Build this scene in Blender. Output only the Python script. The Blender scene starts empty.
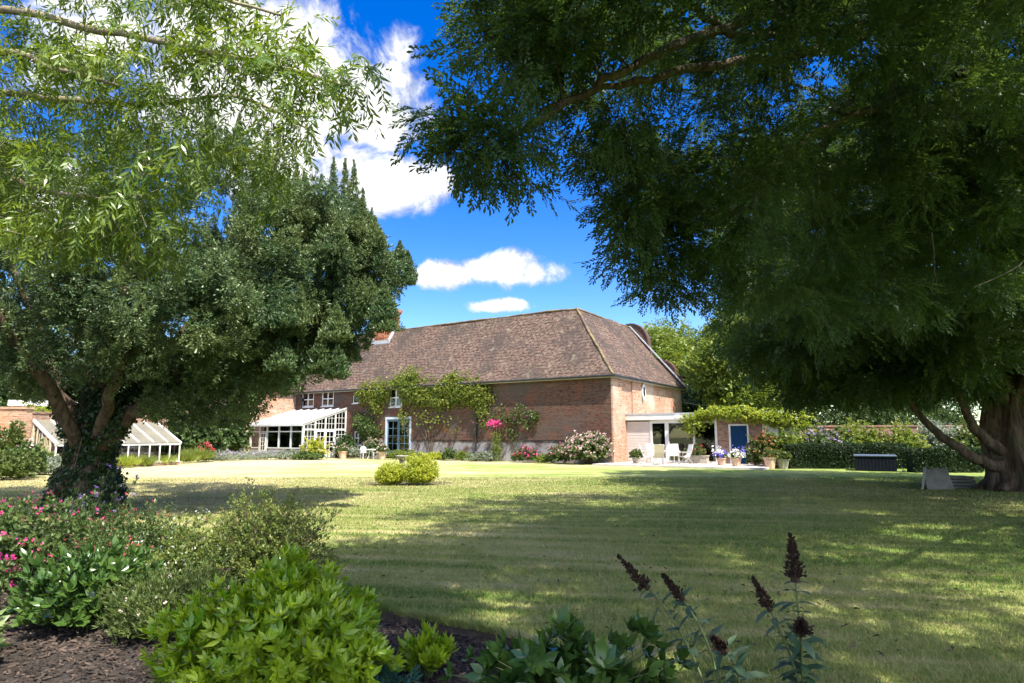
import bpy, math, random
import numpy as np
from mathutils import Vector, Matrix

SC = bpy.context.scene
COL = SC.collection
PI = math.pi
RNG = np.random.default_rng(7)
random.seed(7)

# ------------------------------------------------------------------ camera
F = 640.0                                    # focal length in pixels of a 1024 px wide frame
TILT = math.atan(95.0 / F)
EYE = np.array([0.0, 0.0, 1.6])
cd = bpy.data.cameras.new('camera')
cd.sensor_width = 36.0
cd.lens = 36.0 * F / 1024.0
cd.clip_start = 0.05
cd.clip_end = 2000.0
cam = bpy.data.objects.new('camera', cd)
COL.objects.link(cam)
cam.location = EYE
cam.rotation_euler = (PI / 2 + TILT, 0, 0)
SC.camera = cam

# ------------------------------------------------------------------ sun and sky
SUN_EL = math.radians(58)
SUN_H = np.array([0.53, -0.848])
SUN_DIR = Vector((SUN_H[0] * math.cos(SUN_EL), SUN_H[1] * math.cos(SUN_EL), math.sin(SUN_EL)))
sl = bpy.data.lights.new('sun', 'SUN')
sl.energy = 4.8
sl.angle = math.radians(0.5)
sl.color = (1.0, 0.94, 0.82)
so = bpy.data.objects.new('sun', sl)
COL.objects.link(so)
so.location = (20, -20, 40)
so.rotation_euler = SUN_DIR.to_track_quat('Z', 'Y').to_euler()

world = bpy.data.worlds.new('World')
SC.world = world
world.use_nodes = True


def nd(nt, typ, _props=None, **inputs):
    n = nt.nodes.new(typ)
    for k, v in (_props or {}).items():
        setattr(n, k, v)
    for k, v in inputs.items():
        key = int(k[1:]) if k[0] == 'i' and k[1:].isdigit() else k.replace('_', ' ')
        s = n.inputs[key]
        if isinstance(v, bpy.types.NodeSocket):
            nt.links.new(v, s)
        else:
            s.default_value = v
    return n


def math_n(nt, op, a, b=None, clamp=False):
    n = nd(nt, 'ShaderNodeMath', {'operation': op, 'use_clamp': clamp}, i0=a)
    if b is not None:
        if isinstance(b, bpy.types.NodeSocket):
            nt.links.new(b, n.inputs[1])
        else:
            n.inputs[1].default_value = b
    return n.outputs[0]


def mix_c(nt, fac, a, b, mode='MIX'):
    n = nt.nodes.new('ShaderNodeMix')
    n.data_type = 'RGBA'
    n.blend_type = mode
    for s, v in ((n.inputs[0], fac), (n.inputs[6], a), (n.inputs[7], b)):
        if isinstance(v, bpy.types.NodeSocket):
            nt.links.new(v, s)
        else:
            s.default_value = v if not isinstance(v, tuple) or len(v) == 4 else (*v, 1)
    return n.outputs[2]


def ramp(nt, fac, lo, hi):
    n = nd(nt, 'ShaderNodeMapRange', {'interpolation_type': 'SMOOTHSTEP', 'clamp': True}, i0=fac, i1=lo, i2=hi, i3=0.0, i4=1.0)
    return n.outputs[0]


def build_world():
    nt = world.node_tree
    nt.nodes.clear()
    tc = nd(nt, 'ShaderNodeTexCoord')
    d = tc.outputs['Generated']
    sky = nd(nt, 'ShaderNodeTexSky', {'sky_type': 'NISHITA', 'sun_disc': False, 'sun_elevation': SUN_EL,
             'sun_rotation': math.atan2(SUN_H[0], SUN_H[1]), 'air_density': 1.0, 'dust_density': 0.2, 'ozone_density': 2.0})
    hs = nd(nt, 'ShaderNodeHueSaturation', Hue=0.520, Saturation=1.48, Value=1.0, Color=sky.outputs[0])
    # clouds: each one sits in a direction of the sky, its edge broken by noise
    n1 = nd(nt, 'ShaderNodeTexNoise', {'noise_dimensions': '3D'}, Vector=d, Scale=9.0, Detail=11.0, Roughness=0.63, Distortion=0.35)
    n2 = nd(nt, 'ShaderNodeTexNoise', {'noise_dimensions': '3D'}, Vector=d, Scale=16.0, Detail=6.0, Roughness=0.55)
    nn = math_n(nt, 'MULTIPLY', math_n(nt, 'SUBTRACT', n1.outputs[0], 0.5), 4.6)
    total = None
    shade = None
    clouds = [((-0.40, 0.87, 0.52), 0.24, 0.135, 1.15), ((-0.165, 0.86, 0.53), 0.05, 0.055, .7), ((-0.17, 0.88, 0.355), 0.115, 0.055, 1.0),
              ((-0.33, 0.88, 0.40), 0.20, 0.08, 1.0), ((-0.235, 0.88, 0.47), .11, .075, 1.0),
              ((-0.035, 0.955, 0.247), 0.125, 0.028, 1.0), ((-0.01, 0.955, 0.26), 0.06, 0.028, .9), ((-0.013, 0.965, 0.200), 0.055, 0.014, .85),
              ((-0.60, 0.76, 0.30), 0.2, 0.07, 1.0), ((0.5, -0.7, 0.3), 0.4, 0.14, 1.2), ((-0.5, -0.75, 0.45), 0.45, 0.22, 1.3), ((0.95, -0.1, 0.4), 0.4, 0.16, 1.2), ((-0.9, -0.1, 0.6), 0.45, 0.25, 1.2), ((0.3, -0.2, 0.95), 0.45, 0.4, 1.3), ((0.75, -0.5, 0.7), 0.35, 0.25, 1.2), ((-.1, -.95, .25), .5, .12, 1.2)]  # those behind and overhead are added, unseen, to fill and whiten the shade
    for c, rh, rv, amp in clouds:
        c = Vector(c).normalized()
        h = c.cross(Vector((0, 0, 1))).normalized()
        v = h.cross(c).normalized()
        df = nd(nt, 'ShaderNodeVectorMath', {'operation': 'SUBTRACT'}, i0=d, i1=tuple(c)).outputs[0]
        sq = None
        for ax, r in ((h, rh), (v, rv), (c, rh)):
            q = nd(nt, 'ShaderNodeVectorMath', {'operation': 'DOT_PRODUCT'}, i0=df, i1=tuple(ax / r)).outputs['Value']
            q = math_n(nt, 'MULTIPLY', q, q)
            sq = q if sq is None else math_n(nt, 'ADD', sq, q)
        m = math_n(nt, 'MULTIPLY', math_n(nt, 'SUBTRACT', 1.0, sq), amp)
        m = math_n(nt, 'MAXIMUM', m, -2.0)
        total = m if total is None else math_n(nt, 'MAXIMUM', total, m)
    f = math_n(nt, 'ADD', total, nn)
    alpha = ramp(nt, f, -0.05, 0.85)
    alpha = math_n(nt, 'MULTIPLY', alpha, ramp(nt, total, -1.3, -0.25))
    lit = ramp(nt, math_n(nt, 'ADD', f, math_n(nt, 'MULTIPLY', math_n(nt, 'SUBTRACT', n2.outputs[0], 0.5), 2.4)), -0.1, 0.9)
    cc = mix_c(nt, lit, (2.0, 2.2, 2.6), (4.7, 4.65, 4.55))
    # brightness raised towards the sun, where the unseen added clouds fill the shade
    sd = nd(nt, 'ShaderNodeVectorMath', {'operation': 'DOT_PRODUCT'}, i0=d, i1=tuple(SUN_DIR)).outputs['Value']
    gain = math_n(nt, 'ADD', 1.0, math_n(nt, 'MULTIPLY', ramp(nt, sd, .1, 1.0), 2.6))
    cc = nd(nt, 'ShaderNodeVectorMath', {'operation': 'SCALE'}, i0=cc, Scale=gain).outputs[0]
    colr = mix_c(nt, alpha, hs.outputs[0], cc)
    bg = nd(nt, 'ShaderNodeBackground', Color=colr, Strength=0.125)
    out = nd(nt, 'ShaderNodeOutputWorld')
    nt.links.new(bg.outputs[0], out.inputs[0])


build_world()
SC.view_settings.view_transform = 'Standard'
SC.view_settings.look = 'None'
SC.view_settings.exposure = 1.22
SC.view_settings.gamma = 1.0
SC.cycles.max_bounces = 7
SC.cycles.diffuse_bounces = 5
SC.cycles.glossy_bounces = 3
SC.cycles.transmission_bounces = 5
SC.cycles.transparent_max_bounces = 8
SC.cycles.use_denoising = True
SC.cycles.denoising_prefilter = 'NONE'
SC.cycles.denoising_input_passes = 'RGB_ALBEDO_NORMAL'
SC.cycles.caustics_reflective = False
SC.cycles.caustics_refractive = False

# ------------------------------------------------------------------ geometry helpers
FWD = np.array([0, math.cos(TILT), math.sin(TILT)])
UPV = np.array([0, -math.sin(TILT), math.cos(TILT)])


def P(px, py, depth):
    """the point seen at a photo position, a given number of metres in front (world y)"""
    d = FWD + np.array([1.0, 0, 0]) * (px - 512) / F + UPV * (341.5 - py) / F
    return EYE + d * depth / d[1]


def G(px, py, z=0.0):
    d = FWD + np.array([1.0, 0, 0]) * (px - 512) / F + UPV * (341.5 - py) / F
    return EYE + d * (z - EYE[2]) / d[2]


U = np.array([0.839, -0.545, 0.0])          # along the house front, to the right
V = np.array([0.545, 0.839, 0.0])           # into the house
HC = np.array([5.87, 38.0, 0.0])            # near corner of the house
HROT = math.atan2(-0.545, 0.839)


def H(x, y, z=0.0):
    return HC + U * x + V * y + np.array([0, 0, z])


def hx(px, y=0.0):
    """house x of the point at house y which the photo shows in column px"""
    r = (px - 512) / 647.0
    return (r * (HC[1] + V[1] * y) - HC[0] - V[0] * y) / (U[0] - r * U[1])


class MB:
    def __init__(self):
        self.v, self.f, self.m = [], [], []

    def add(self, vs, fs, mi=0):
        o = len(self.v)
        self.v += [tuple(map(float, p)) for p in vs]
        self.f += [tuple(i + o for i in f) for f in fs]
        self.m += [mi] * len(fs)
        return self

    def box(self, x0, x1, y0, y1, z0, z1, rot=0.0, c=(0, 0, 0), mi=0):
        vs = [(x, y, z) for z in (z0, z1) for y in (y0, y1) for x in (x0, x1)]
        cr, sr = math.cos(rot), math.sin(rot)
        vs = [(c[0] + x * cr - y * sr, c[1] + x * sr + y * cr, c[2] + z) for x, y, z in vs]
        return self.add(vs, [(0, 2, 3, 1), (4, 5, 7, 6), (0, 1, 5, 4), (2, 6, 7, 3), (0, 4, 6, 2), (1, 3, 7, 5)], mi)

    def bar(self, a, b, w, t, up=(0, 0, 1), mi=0):
        a, b, up = Vector(a), Vector(b), Vector(up)
        d = (b - a).normalized()
        s = d.cross(up)
        if s.length < 1e-4:
            s = d.cross(Vector((1, 0, 0)))
        s.normalize()
        u = s.cross(d).normalized()
        vs = [p + s * w / 2 * i + u * t / 2 * j for p in (a, b) for i, j in ((-1, -1), (1, -1), (1, 1), (-1, 1))]
        return self.add(vs, [(0, 1, 2, 3), (7, 6, 5, 4), (0, 4, 5, 1), (1, 5, 6, 2), (2, 6, 7, 3), (3, 7, 4, 0)], mi)

    def prism(self, poly, off, mi=0):
        """closed polygon extruded along off"""
        n = len(poly)
        off = np.array(off)
        vs = [np.array(p) for p in poly] + [np.array(p) + off for p in poly]
        fs = [tuple(range(n))[::-1], tuple(range(n, 2 * n))] + [(i, (i + 1) % n, n + (i + 1) % n, n + i) for i in range(n)]
        return self.add(vs, fs, mi)

    def tube(self, pts, rad, n=8, cap=True, mi=0):
        v, f = tube_arrays(np.array(pts, float), np.array(rad, float) * np.ones(len(pts)), n)
        self.add(v, [tuple(q) for q in f], mi)
        if cap:
            o = len(self.v) - len(v)
            self.f.append(tuple(o + i for i in range(n))[::-1])
            self.f.append(tuple(len(self.v) - n + i for i in range(n)))
            self.m += [mi, mi]
        return self

    def lathe(self, prof, n=20, c=(0, 0, 0), mi=0):
        vs = [(c[0] + r * math.cos(2 * PI * k / n), c[1] + r * math.sin(2 * PI * k / n), c[2] + z) for r, z in prof for k in range(n)]
        fs = [(i * n + k, i * n + (k + 1) % n, (i + 1) * n + (k + 1) % n, (i + 1) * n + k) for i in range(len(prof) - 1) for k in range(n)]
        fs += [tuple(range(n))[::-1], tuple((len(prof) - 1) * n + k for k in range(n))]
        return self.add(vs, fs, mi)

    def grid_wall(self, a, d, length, z0, z1, holes, reveal=0.1, inward=(0, 0, 0), mi=0):
        """wall sheet from a along unit d with rectangular holes (s0, s1, h0, h1) and their reveals"""
        a, d, inw = np.array(a, float), np.array(d, float), np.array(inward, float) * reveal
        xs = sorted({0.0, length, *[h[0] for h in holes], *[h[1] for h in holes]})
        zs = sorted({z0, z1, *[h[2] for h in holes], *[h[3] for h in holes]})
        for i in range(len(xs) - 1):
            for j in range(len(zs) - 1):
                mx, mz = (xs[i] + xs[i + 1]) / 2, (zs[j] + zs[j + 1]) / 2
                if any(h[0] < mx < h[1] and h[2] < mz < h[3] for h in holes):
                    continue
                q = [a + d * s + np.array([0, 0, z]) for s, z in ((xs[i], zs[j]), (xs[i + 1], zs[j]), (xs[i + 1], zs[j + 1]), (xs[i], zs[j + 1]))]
                self.add(q, [(0, 1, 2, 3)], mi)
        for s0, s1, h0, h1 in holes:
            q = [a + d * s + np.array([0, 0, z]) for s, z in ((s0, h0), (s1, h0), (s1, h1), (s0, h1))]
            self.add(q + [p + inw for p in q], [(0, 1, 5, 4), (1, 2, 6, 5), (2, 3, 7, 6), (3, 0, 4, 7)], mi)
        return self

    def build(self, name, mat, parent=None, smooth=False, bevel=0.0, shift=None):
        v = np.array(self.v)
        if shift is not None:
            v = v - np.array(shift)
        me = bpy.data.meshes.new(name)
        me.from_pydata([tuple(p) for p in v], [], self.f)
        mats = mat if isinstance(mat, (list, tuple)) else [mat]
        for m in mats:
            me.materials.append(m)
        if len(mats) > 1:
            me.polygons.foreach_set('material_index', self.m)
        uv = me.uv_layers.new(name='UVMap')
        me.update()
        dat = np.zeros(len(me.loops) * 2)
        co = np.array([x.co for x in me.vertices])
        for p in me.polygons:
            n = np.array(p.normal)
            hl = math.hypot(n[0], n[1])
            t = np.array([-n[1], n[0], 0]) / hl if hl > 0.05 else np.array([1.0, 0, 0])
            b = np.cross(n, t)
            for li in p.loop_indices:
                c = co[me.loops[li].vertex_index]
                dat[2 * li] = c @ t
                dat[2 * li + 1] = c @ b
        uv.data.foreach_set('uv', dat)
        if smooth:
            me.polygons.foreach_set('use_smooth', [True] * len(me.polygons))
        o = bpy.data.objects.new(name, me)
        COL.objects.link(o)
        if shift is not None and parent is None:
            o.location = shift
        if parent is not None:
            o.parent = parent
        if bevel:
            b = o.modifiers.new('bevel', 'BEVEL')
            b.width = bevel
            b.segments = 2
            b.limit_method = 'ANGLE'
        return o


def tag(o, label, cat, group=None):
    o['label'] = label
    o['category'] = cat
    if group:
        o['group'] = group
    return o


def thing(name, label, cat, loc=(0, 0, 0), rz=0.0, group=None):
    o = bpy.data.objects.new(name, None)
    COL.objects.link(o)
    o.location = tuple(loc)
    o.rotation_euler = (0, 0, rz)
    return tag(o, label, cat, group)


def copy_thing(root, loc, rz, label):
    r = root.copy()
    COL.objects.link(r)
    r.location = tuple(loc)
    r.rotation_euler = (0, 0, rz)
    r['label'] = label
    for ch in root.children:
        c = ch.copy()
        COL.objects.link(c)
        c.parent = r
        for g in ch.children:
            d = g.copy()
            COL.objects.link(d)
            d.parent = c
    return r


def tube_arrays(p, r, n):
    m = len(p)
    t = np.gradient(p, axis=0)
    t /= np.linalg.norm(t, axis=1)[:, None] + 1e-9
    ref = np.array([0.31, 0.17, 0.93]) if abs(t[0, 2]) < 0.9 else np.array([1.0, 0.1, 0.0])
    a = np.cross(t, ref)
    a /= np.linalg.norm(a, axis=1)[:, None] + 1e-9
    b = np.cross(t, a)
    th = np.arange(n) * 2 * PI / n
    v = p[:, None, :] + r[:, None, None] * (a[:, None, :] * np.cos(th)[None, :, None] + b[:, None, :] * np.sin(th)[None, :, None])
    i = np.arange(m - 1)[:, None] * n
    k = np.arange(n)[None, :]
    k2 = (np.arange(n)[None, :] + 1) % n
    f = np.stack([i + k, i + k2, i + n + k2, i + n + k], -1).reshape(-1, 4)
    return v.reshape(-1, 3), f


def mesh_np(name, verts, faces_list, mat, parent=None, var=None, smooth=False, shift=None):
    """verts (N,3); faces_list: list of int arrays (M,k)"""
    verts = np.asarray(verts, np.float32)
    if shift is not None:
        verts = verts - np.asarray(shift, np.float32)
    me = bpy.data.meshes.new(name)
    me.vertices.add(len(verts))
    me.vertices.foreach_set('co', verts.ravel())
    tot = np.concatenate([np.full(len(f), f.shape[1], np.int32) for f in faces_list])
    idx = np.concatenate([f.astype(np.int32).ravel() for f in faces_list])
    me.loops.add(len(idx))
    me.loops.foreach_set('vertex_index', idx)
    me.polygons.add(len(tot))
    st = np.zeros(len(tot), np.int32)
    st[1:] = np.cumsum(tot)[:-1]
    me.polygons.foreach_set('loop_start', st)
    me.polygons.foreach_set('loop_total', tot)
    if smooth:
        me.polygons.foreach_set('use_smooth', np.ones(len(tot), bool))
    me.materials.append(mat)
    me.update(calc_edges=True)
    if var is not None:
        at = me.attributes.new('var', 'FLOAT', 'POINT')
        at.data.foreach_set('value', np.asarray(var, np.float32))
    o = bpy.data.objects.new(name, me)
    COL.objects.link(o)
    if shift is not None and parent is None:
        o.location = tuple(float(s) for s in shift)
    if parent is not None:
        o.parent = parent
    return o


def norm(a):
    return a / (np.linalg.norm(a, axis=-1, keepdims=True) + 1e-9)


def frames(d, up):
    """rotation matrices whose y axis follows d and whose z axis leans to up"""
    y = norm(d)
    x = norm(np.cross(y, up))
    z = np.cross(x, y)
    return np.stack([x, y, z], -1)


def scatter(tpl, pos, rot, scl):
    """copies of a template (verts, [faces]) as one vertex array"""
    tv, tf = tpl
    n, k = len(pos), len(tv)
    v = np.einsum('nij,kj->nki', rot, tv) * np.asarray(scl)[:, None, None] + pos[:, None, :]
    off = (np.arange(n) * k)[:, None, None]
    fs = [(f[None] + off).reshape(-1, f.shape[1]) for f in tf]
    return v.reshape(-1, 3), fs


# ------------------------------------------------------------------ leaf templates
def tpl_join(parts):
    vs, q, t, o = [], [], [], 0
    for v, fs in parts:
        vs.append(v)
        for f in fs:
            (q if f.shape[1] == 4 else t).append(f + o)
        o += len(v)
    out = []
    if q:
        out.append(np.concatenate(q))
    if t:
        out.append(np.concatenate(t))
    return np.concatenate(vs), out


def kite(L, W, bend=0.0, at=0.45):
    v = np.array([[0, 0, 0], [W / 2, at * L, bend], [0, L, 0], [-W / 2, at * L, bend]], float)
    return v, [np.array([[0, 1, 2, 3]])]


def oval(L, W, fold=0.12, droop=0.15):
    v = np.array([[0, 0, 0], [0, .35 * L, -.02 * L], [0, .7 * L, -droop * .4 * L], [0, L, -droop * L],
                  [-.42 * W, .25 * L, fold * W], [-.5 * W, .6 * L, fold * W - droop * .3 * L],
                  [.42 * W, .25 * L, fold * W], [.5 * W, .6 * L, fold * W - droop * .3 * L]], float)
    q = np.array([[1, 2, 5, 4], [2, 1, 6, 7]])
    t = np.array([[0, 1, 4], [2, 3, 5], [1, 0, 6], [3, 2, 7]])
    return v, [q, t]


def xf(tpl, rz=0.0, rx=0.0, ry=0.0, t=(0, 0, 0), s=1.0):
    m = np.array((Matrix.Rotation(rz, 3, 'Z') @ Matrix.Rotation(rx, 3, 'X') @ Matrix.Rotation(ry, 3, 'Y')))
    return tpl[0] @ m.T * s + np.array(t), tpl[1]


def yew_sprig(seed, L=0.3, n=13, sl=0.085, sw=0.026):
    r = np.random.default_rng(seed)
    parts = []
    for k in range(n):
        s = (k + 0.5) / n
        side = 1 if k % 2 else -1
        parts.append(xf(kite(sl * r.uniform(.7, 1.25) * (1 - .3 * s), sw, 0.006), rz=side * -r.uniform(.5, 1.0), rx=r.uniform(-.35, .3), ry=r.uniform(-.9, .9), t=(r.normal(0, .006), L * s, -0.15 * L * s * s + r.normal(0, .006))))
    parts.append(xf(kite(sl * 1.2, sw), rx=-.3, t=(0, L, -.15 * L)))
    return tpl_join(parts)


def pinnate(seed, L=0.26, n=9, ll=0.085, lw=0.02):
    r = np.random.default_rng(seed)
    parts = []
    for k in range(n):
        s = (k + 1) / n
        side = 1 if k % 2 else -1
        parts.append(xf(kite(ll * r.uniform(.8, 1.2), lw, 0.004), rz=side * -r.uniform(.35, .9), rx=r.uniform(-.8, 0.1), ry=r.uniform(-.7, .7), t=(0, L * s * .9, -0.1 * L * s * s)))
    return tpl_join(parts)


def whorl(seed, n, leaf, tilt=(0.1, 0.7)):
    r = np.random.default_rng(seed)
    return tpl_join([xf(leaf, rz=2 * PI * k / n + r.uniform(-.3, .3), rx=r.uniform(*tilt), s=r.uniform(.7, 1.1)) for k in range(n)])


def whorl_y(seed, n, leaf, open_=(0.5, 1.1)):
    """leaves spreading round the y axis"""
    r = np.random.default_rng(seed)
    out = []
    for k in range(n):
        a = xf(leaf, rx=r.uniform(*open_), s=r.uniform(.7, 1.1))
        out.append(xf(a, ry=2 * PI * k / n + r.uniform(-.4, .4), t=(0, r.uniform(-.02, .02), 0)))
    return tpl_join(out)


# ------------------------------------------------------------------ materials
def new_mat(name):
    m = bpy.data.materials.new(name)
    m.use_nodes = True
    nt = m.node_tree
    nt.nodes.clear()
    return m, nt


def out_bsdf(nt, sock):
    o = nd(nt, 'ShaderNodeOutputMaterial')
    nt.links.new(sock, o.inputs[0])


def plain(name, col, rough=0.6, col2=None, nscale=8.0, bump=0.0, metal=0.0, spec=0.5):
    m, nt = new_mat(name)
    tc = nd(nt, 'ShaderNodeTexCoord')
    n = nd(nt, 'ShaderNodeTexNoise', Vector=tc.outputs['Object'], Scale=nscale, Detail=6.0, Roughness=0.6)
    c2 = col2 or tuple(x * .8 for x in col)
    c = mix_c(nt, ramp(nt, n.outputs[0], .35, .68), col, c2)
    b = nd(nt, 'ShaderNodeBsdfPrincipled', Base_Color=c, Roughness=rough, Metallic=metal)
    b.inputs['Specular IOR Level'].default_value = spec
    if bump:
        bn = nd(nt, 'ShaderNodeBump', Strength=bump, Distance=0.02, Height=n.outputs[0])
        nt.links.new(bn.outputs[0], b.inputs['Normal'])
    out_bsdf(nt, b.outputs[0])
    return m


def leaf_mat(name, c1, c2, trans=0.3, tcol=None, rough=0.42, spec=0.4, c3=None):
    m, nt = new_mat(name)
    at = nd(nt, 'ShaderNodeAttribute', {'attribute_name': 'var'})
    c = mix_c(nt, at.outputs['Fac'], c1, c2)
    tc = nd(nt, 'ShaderNodeTexCoord')
    n = nd(nt, 'ShaderNodeTexNoise', Vector=tc.outputs['Object'], Scale=0.9, Detail=3.0)
    c = mix_c(nt, math_n(nt, 'MULTIPLY', ramp(nt, n.outputs[0], .4, .65), .5), c, c3 or c2)
    b = nd(nt, 'ShaderNodeBsdfPrincipled', Base_Color=c, Roughness=rough)
    b.inputs['Specular IOR Level'].default_value = spec
    hv = nd(nt, 'ShaderNodeHueSaturation', Hue=0.485, Saturation=1.1, Value=1.5, Color=c)
    t = nd(nt, 'ShaderNodeBsdfTranslucent', Color=hv.outputs[0] if tcol is None else (*tcol, 1))
    mx = nd(nt, 'ShaderNodeMixShader', i0=trans, i1=b.outputs[0], i2=t.outputs[0])
    out_bsdf(nt, mx.outputs[0])
    return m


def brick_mat(name, ca, cb, mortar, stain=(0.06, 0.045, 0.04), stain_amt=0.5, white_below=None, sc=1.0, bump=0.6):
    m, nt = new_mat(name)
    tc = nd(nt, 'ShaderNodeTexCoord')
    uv = tc.outputs['UV']
    br = nd(nt, 'ShaderNodeTexBrick', Vector=uv, Color1=(*ca, 1), Color2=(*cb, 1), Mortar=(*mortar, 1), Scale=1.0 * sc,
            Mortar_Size=0.011, Mortar_Smooth=0.2, Bias=0.0, Brick_Width=0.225, Row_Height=0.075)
    br.offset = 0.5
    mp = nd(nt, 'ShaderNodeMapping', Vector=uv, Scale=(1 / .24, 1 / .075, 1))
    wn = nd(nt, 'ShaderNodeTexNoise', Vector=mp.outputs[0], Scale=0.9, Detail=1.0)
    c = mix_c(nt, math_n(nt, 'MULTIPLY', ramp(nt, wn.outputs[0], .48, .7), .85), br.outputs[0], tuple(x * .36 for x in ca))
    mp2 = nd(nt, 'ShaderNodeMapping', Vector=uv, Scale=(.35, 3.2, 1))
    rows = nd(nt, 'ShaderNodeTexNoise', Vector=mp2.outputs[0], Scale=1.6, Detail=4.0, Roughness=.6)
    c = mix_c(nt, math_n(nt, 'MULTIPLY', ramp(nt, rows.outputs[0], .50, .70), .45), c, tuple(x * 1.3 for x in mortar))
    big = nd(nt, 'ShaderNodeTexNoise', Vector=uv, Scale=0.35, Detail=5.0, Roughness=0.62)
    c = mix_c(nt, math_n(nt, 'MULTIPLY', ramp(nt, big.outputs[0], .42, .68), stain_amt), c, stain)
    red = nd(nt, 'ShaderNodeTexNoise', Vector=uv, Scale=0.8, Detail=5.0, Roughness=.65, Distortion=.4)
    c = mix_c(nt, math_n(nt, 'MULTIPLY', ramp(nt, red.outputs[0], .54, .70), .55), c, tuple(x * q for x, q in zip(ca, (1.35, 1.05, .95))))
    if white_below is not None:
        sp = nd(nt, 'ShaderNodeSeparateXYZ', Vector=uv)
        wnz = nd(nt, 'ShaderNodeTexNoise', Vector=uv, Scale=1.7, Detail=5.0, Roughness=.65)
        h = math_n(nt, 'ADD', sp.outputs[1], math_n(nt, 'MULTIPLY', math_n(nt, 'SUBTRACT', wnz.outputs[0], .5), .9))
        below = math_n(nt, 'SUBTRACT', 1.0, ramp(nt, h, white_below - .15, white_below + .12))
        patch = nd(nt, 'ShaderNodeTexNoise', Vector=uv, Scale=1.1, Detail=6.0, Roughness=.7)
        c = mix_c(nt, math_n(nt, 'MULTIPLY', below, ramp(nt, patch.outputs[0], .34, .58)), c, (.31, .29, .295))
    b = nd(nt, 'ShaderNodeBsdfPrincipled', Base_Color=c, Roughness=0.9)
    b.inputs['Specular IOR Level'].default_value = 0.2
    hgt = math_n(nt, 'SUBTRACT', math_n(nt, 'MULTIPLY', wn.outputs[0], .5), br.outputs['Fac'])
    bn = nd(nt, 'ShaderNodeBump', Strength=bump, Distance=0.012, Height=hgt)
    nt.links.new(bn.outputs[0], b.inputs['Normal'])
    out_bsdf(nt, b.outputs[0])
    return m


def tile_mat(name):
    m, nt = new_mat(name)
    tc = nd(nt, 'ShaderNodeTexCoord')
    uv = tc.outputs['UV']
    br = nd(nt, 'ShaderNodeTexBrick', Vector=uv, Color1=(.074, .041, .029, 1), Color2=(.118, .076, .056, 1), Mortar=(.018, .012, .010, 1), Scale=1.0,
            Mortar_Size=0.045, Mortar_Smooth=0.7, Bias=0.0, Brick_Width=0.36, Row_Height=0.30)  # dark course lines: shadow under each tile row put into the colour
    mp = nd(nt, 'ShaderNodeMapping', Vector=uv, Scale=(5.0, 8.0, 1))
    wn = nd(nt, 'ShaderNodeTexNoise', Vector=mp.outputs[0], Scale=0.8, Detail=2.0)
    c = mix_c(nt, ramp(nt, wn.outputs[0], .42, .7), br.outputs[0], (.160, .112, .088))
    big = nd(nt, 'ShaderNodeTexNoise', Vector=uv, Scale=0.45, Detail=6.0, Roughness=0.65)
    c = mix_c(nt, math_n(nt, 'MULTIPLY', ramp(nt, big.outputs[0], .42, .64), .8), c, (.046, .036, .030))
    # lichen: pale and ochre patches
    li = nd(nt, 'ShaderNodeTexNoise', Vector=uv, Scale=1.5, Detail=7.0, Roughness=0.7)
    c = mix_c(nt, math_n(nt, 'MULTIPLY', ramp(nt, li.outputs[0], .54, .68), .65), c, (.20, .165, .12))
    b = nd(nt, 'ShaderNodeBsdfPrincipled', Base_Color=c, Roughness=0.85)
    b.inputs['Specular IOR Level'].default_value = 0.25
    sp = nd(nt, 'ShaderNodeSeparateXYZ', Vector=uv)
    saw = math_n(nt, 'FRACT', math_n(nt, 'DIVIDE', sp.outputs[1], 0.30))
    hgt = math_n(nt, 'ADD', math_n(nt, 'MULTIPLY', math_n(nt, 'SUBTRACT', 1.0, saw), 1.0), math_n(nt, 'MULTIPLY', wn.outputs[0], 1.3))
    bn = nd(nt, 'ShaderNodeBump', Strength=0.9, Distance=0.045, Height=hgt)
    nt.links.new(bn.outputs[0], b.inputs['Normal'])
    out_bsdf(nt, b.outputs[0])
    return m


def glass_mat(name, tint=(.55, .62, .62), refl=1.0):
    m, nt = new_mat(name)
    fr = nd(nt, 'ShaderNodeFresnel', IOR=1.55)
    g = nd(nt, 'ShaderNodeBsdfGlossy', Roughness=0.02, Color=(1, 1, 1, 1))
    t = nd(nt, 'ShaderNodeBsdfTransparent', Color=(*tint, 1))
    f = math_n(nt, 'MINIMUM', math_n(nt, 'ADD', math_n(nt, 'MULTIPLY', fr.outputs[0], 1.3 * refl), .04), 1.0)
    mx = nd(nt, 'ShaderNodeMixShader', i0=f, i1=t.outputs[0], i2=g.outputs[0])
    out_bsdf(nt, mx.outputs[0])
    return m


STRIPE_DIR = np.array([0.95, -0.16])          # across the frame, a little towards the camera on the right


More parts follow.
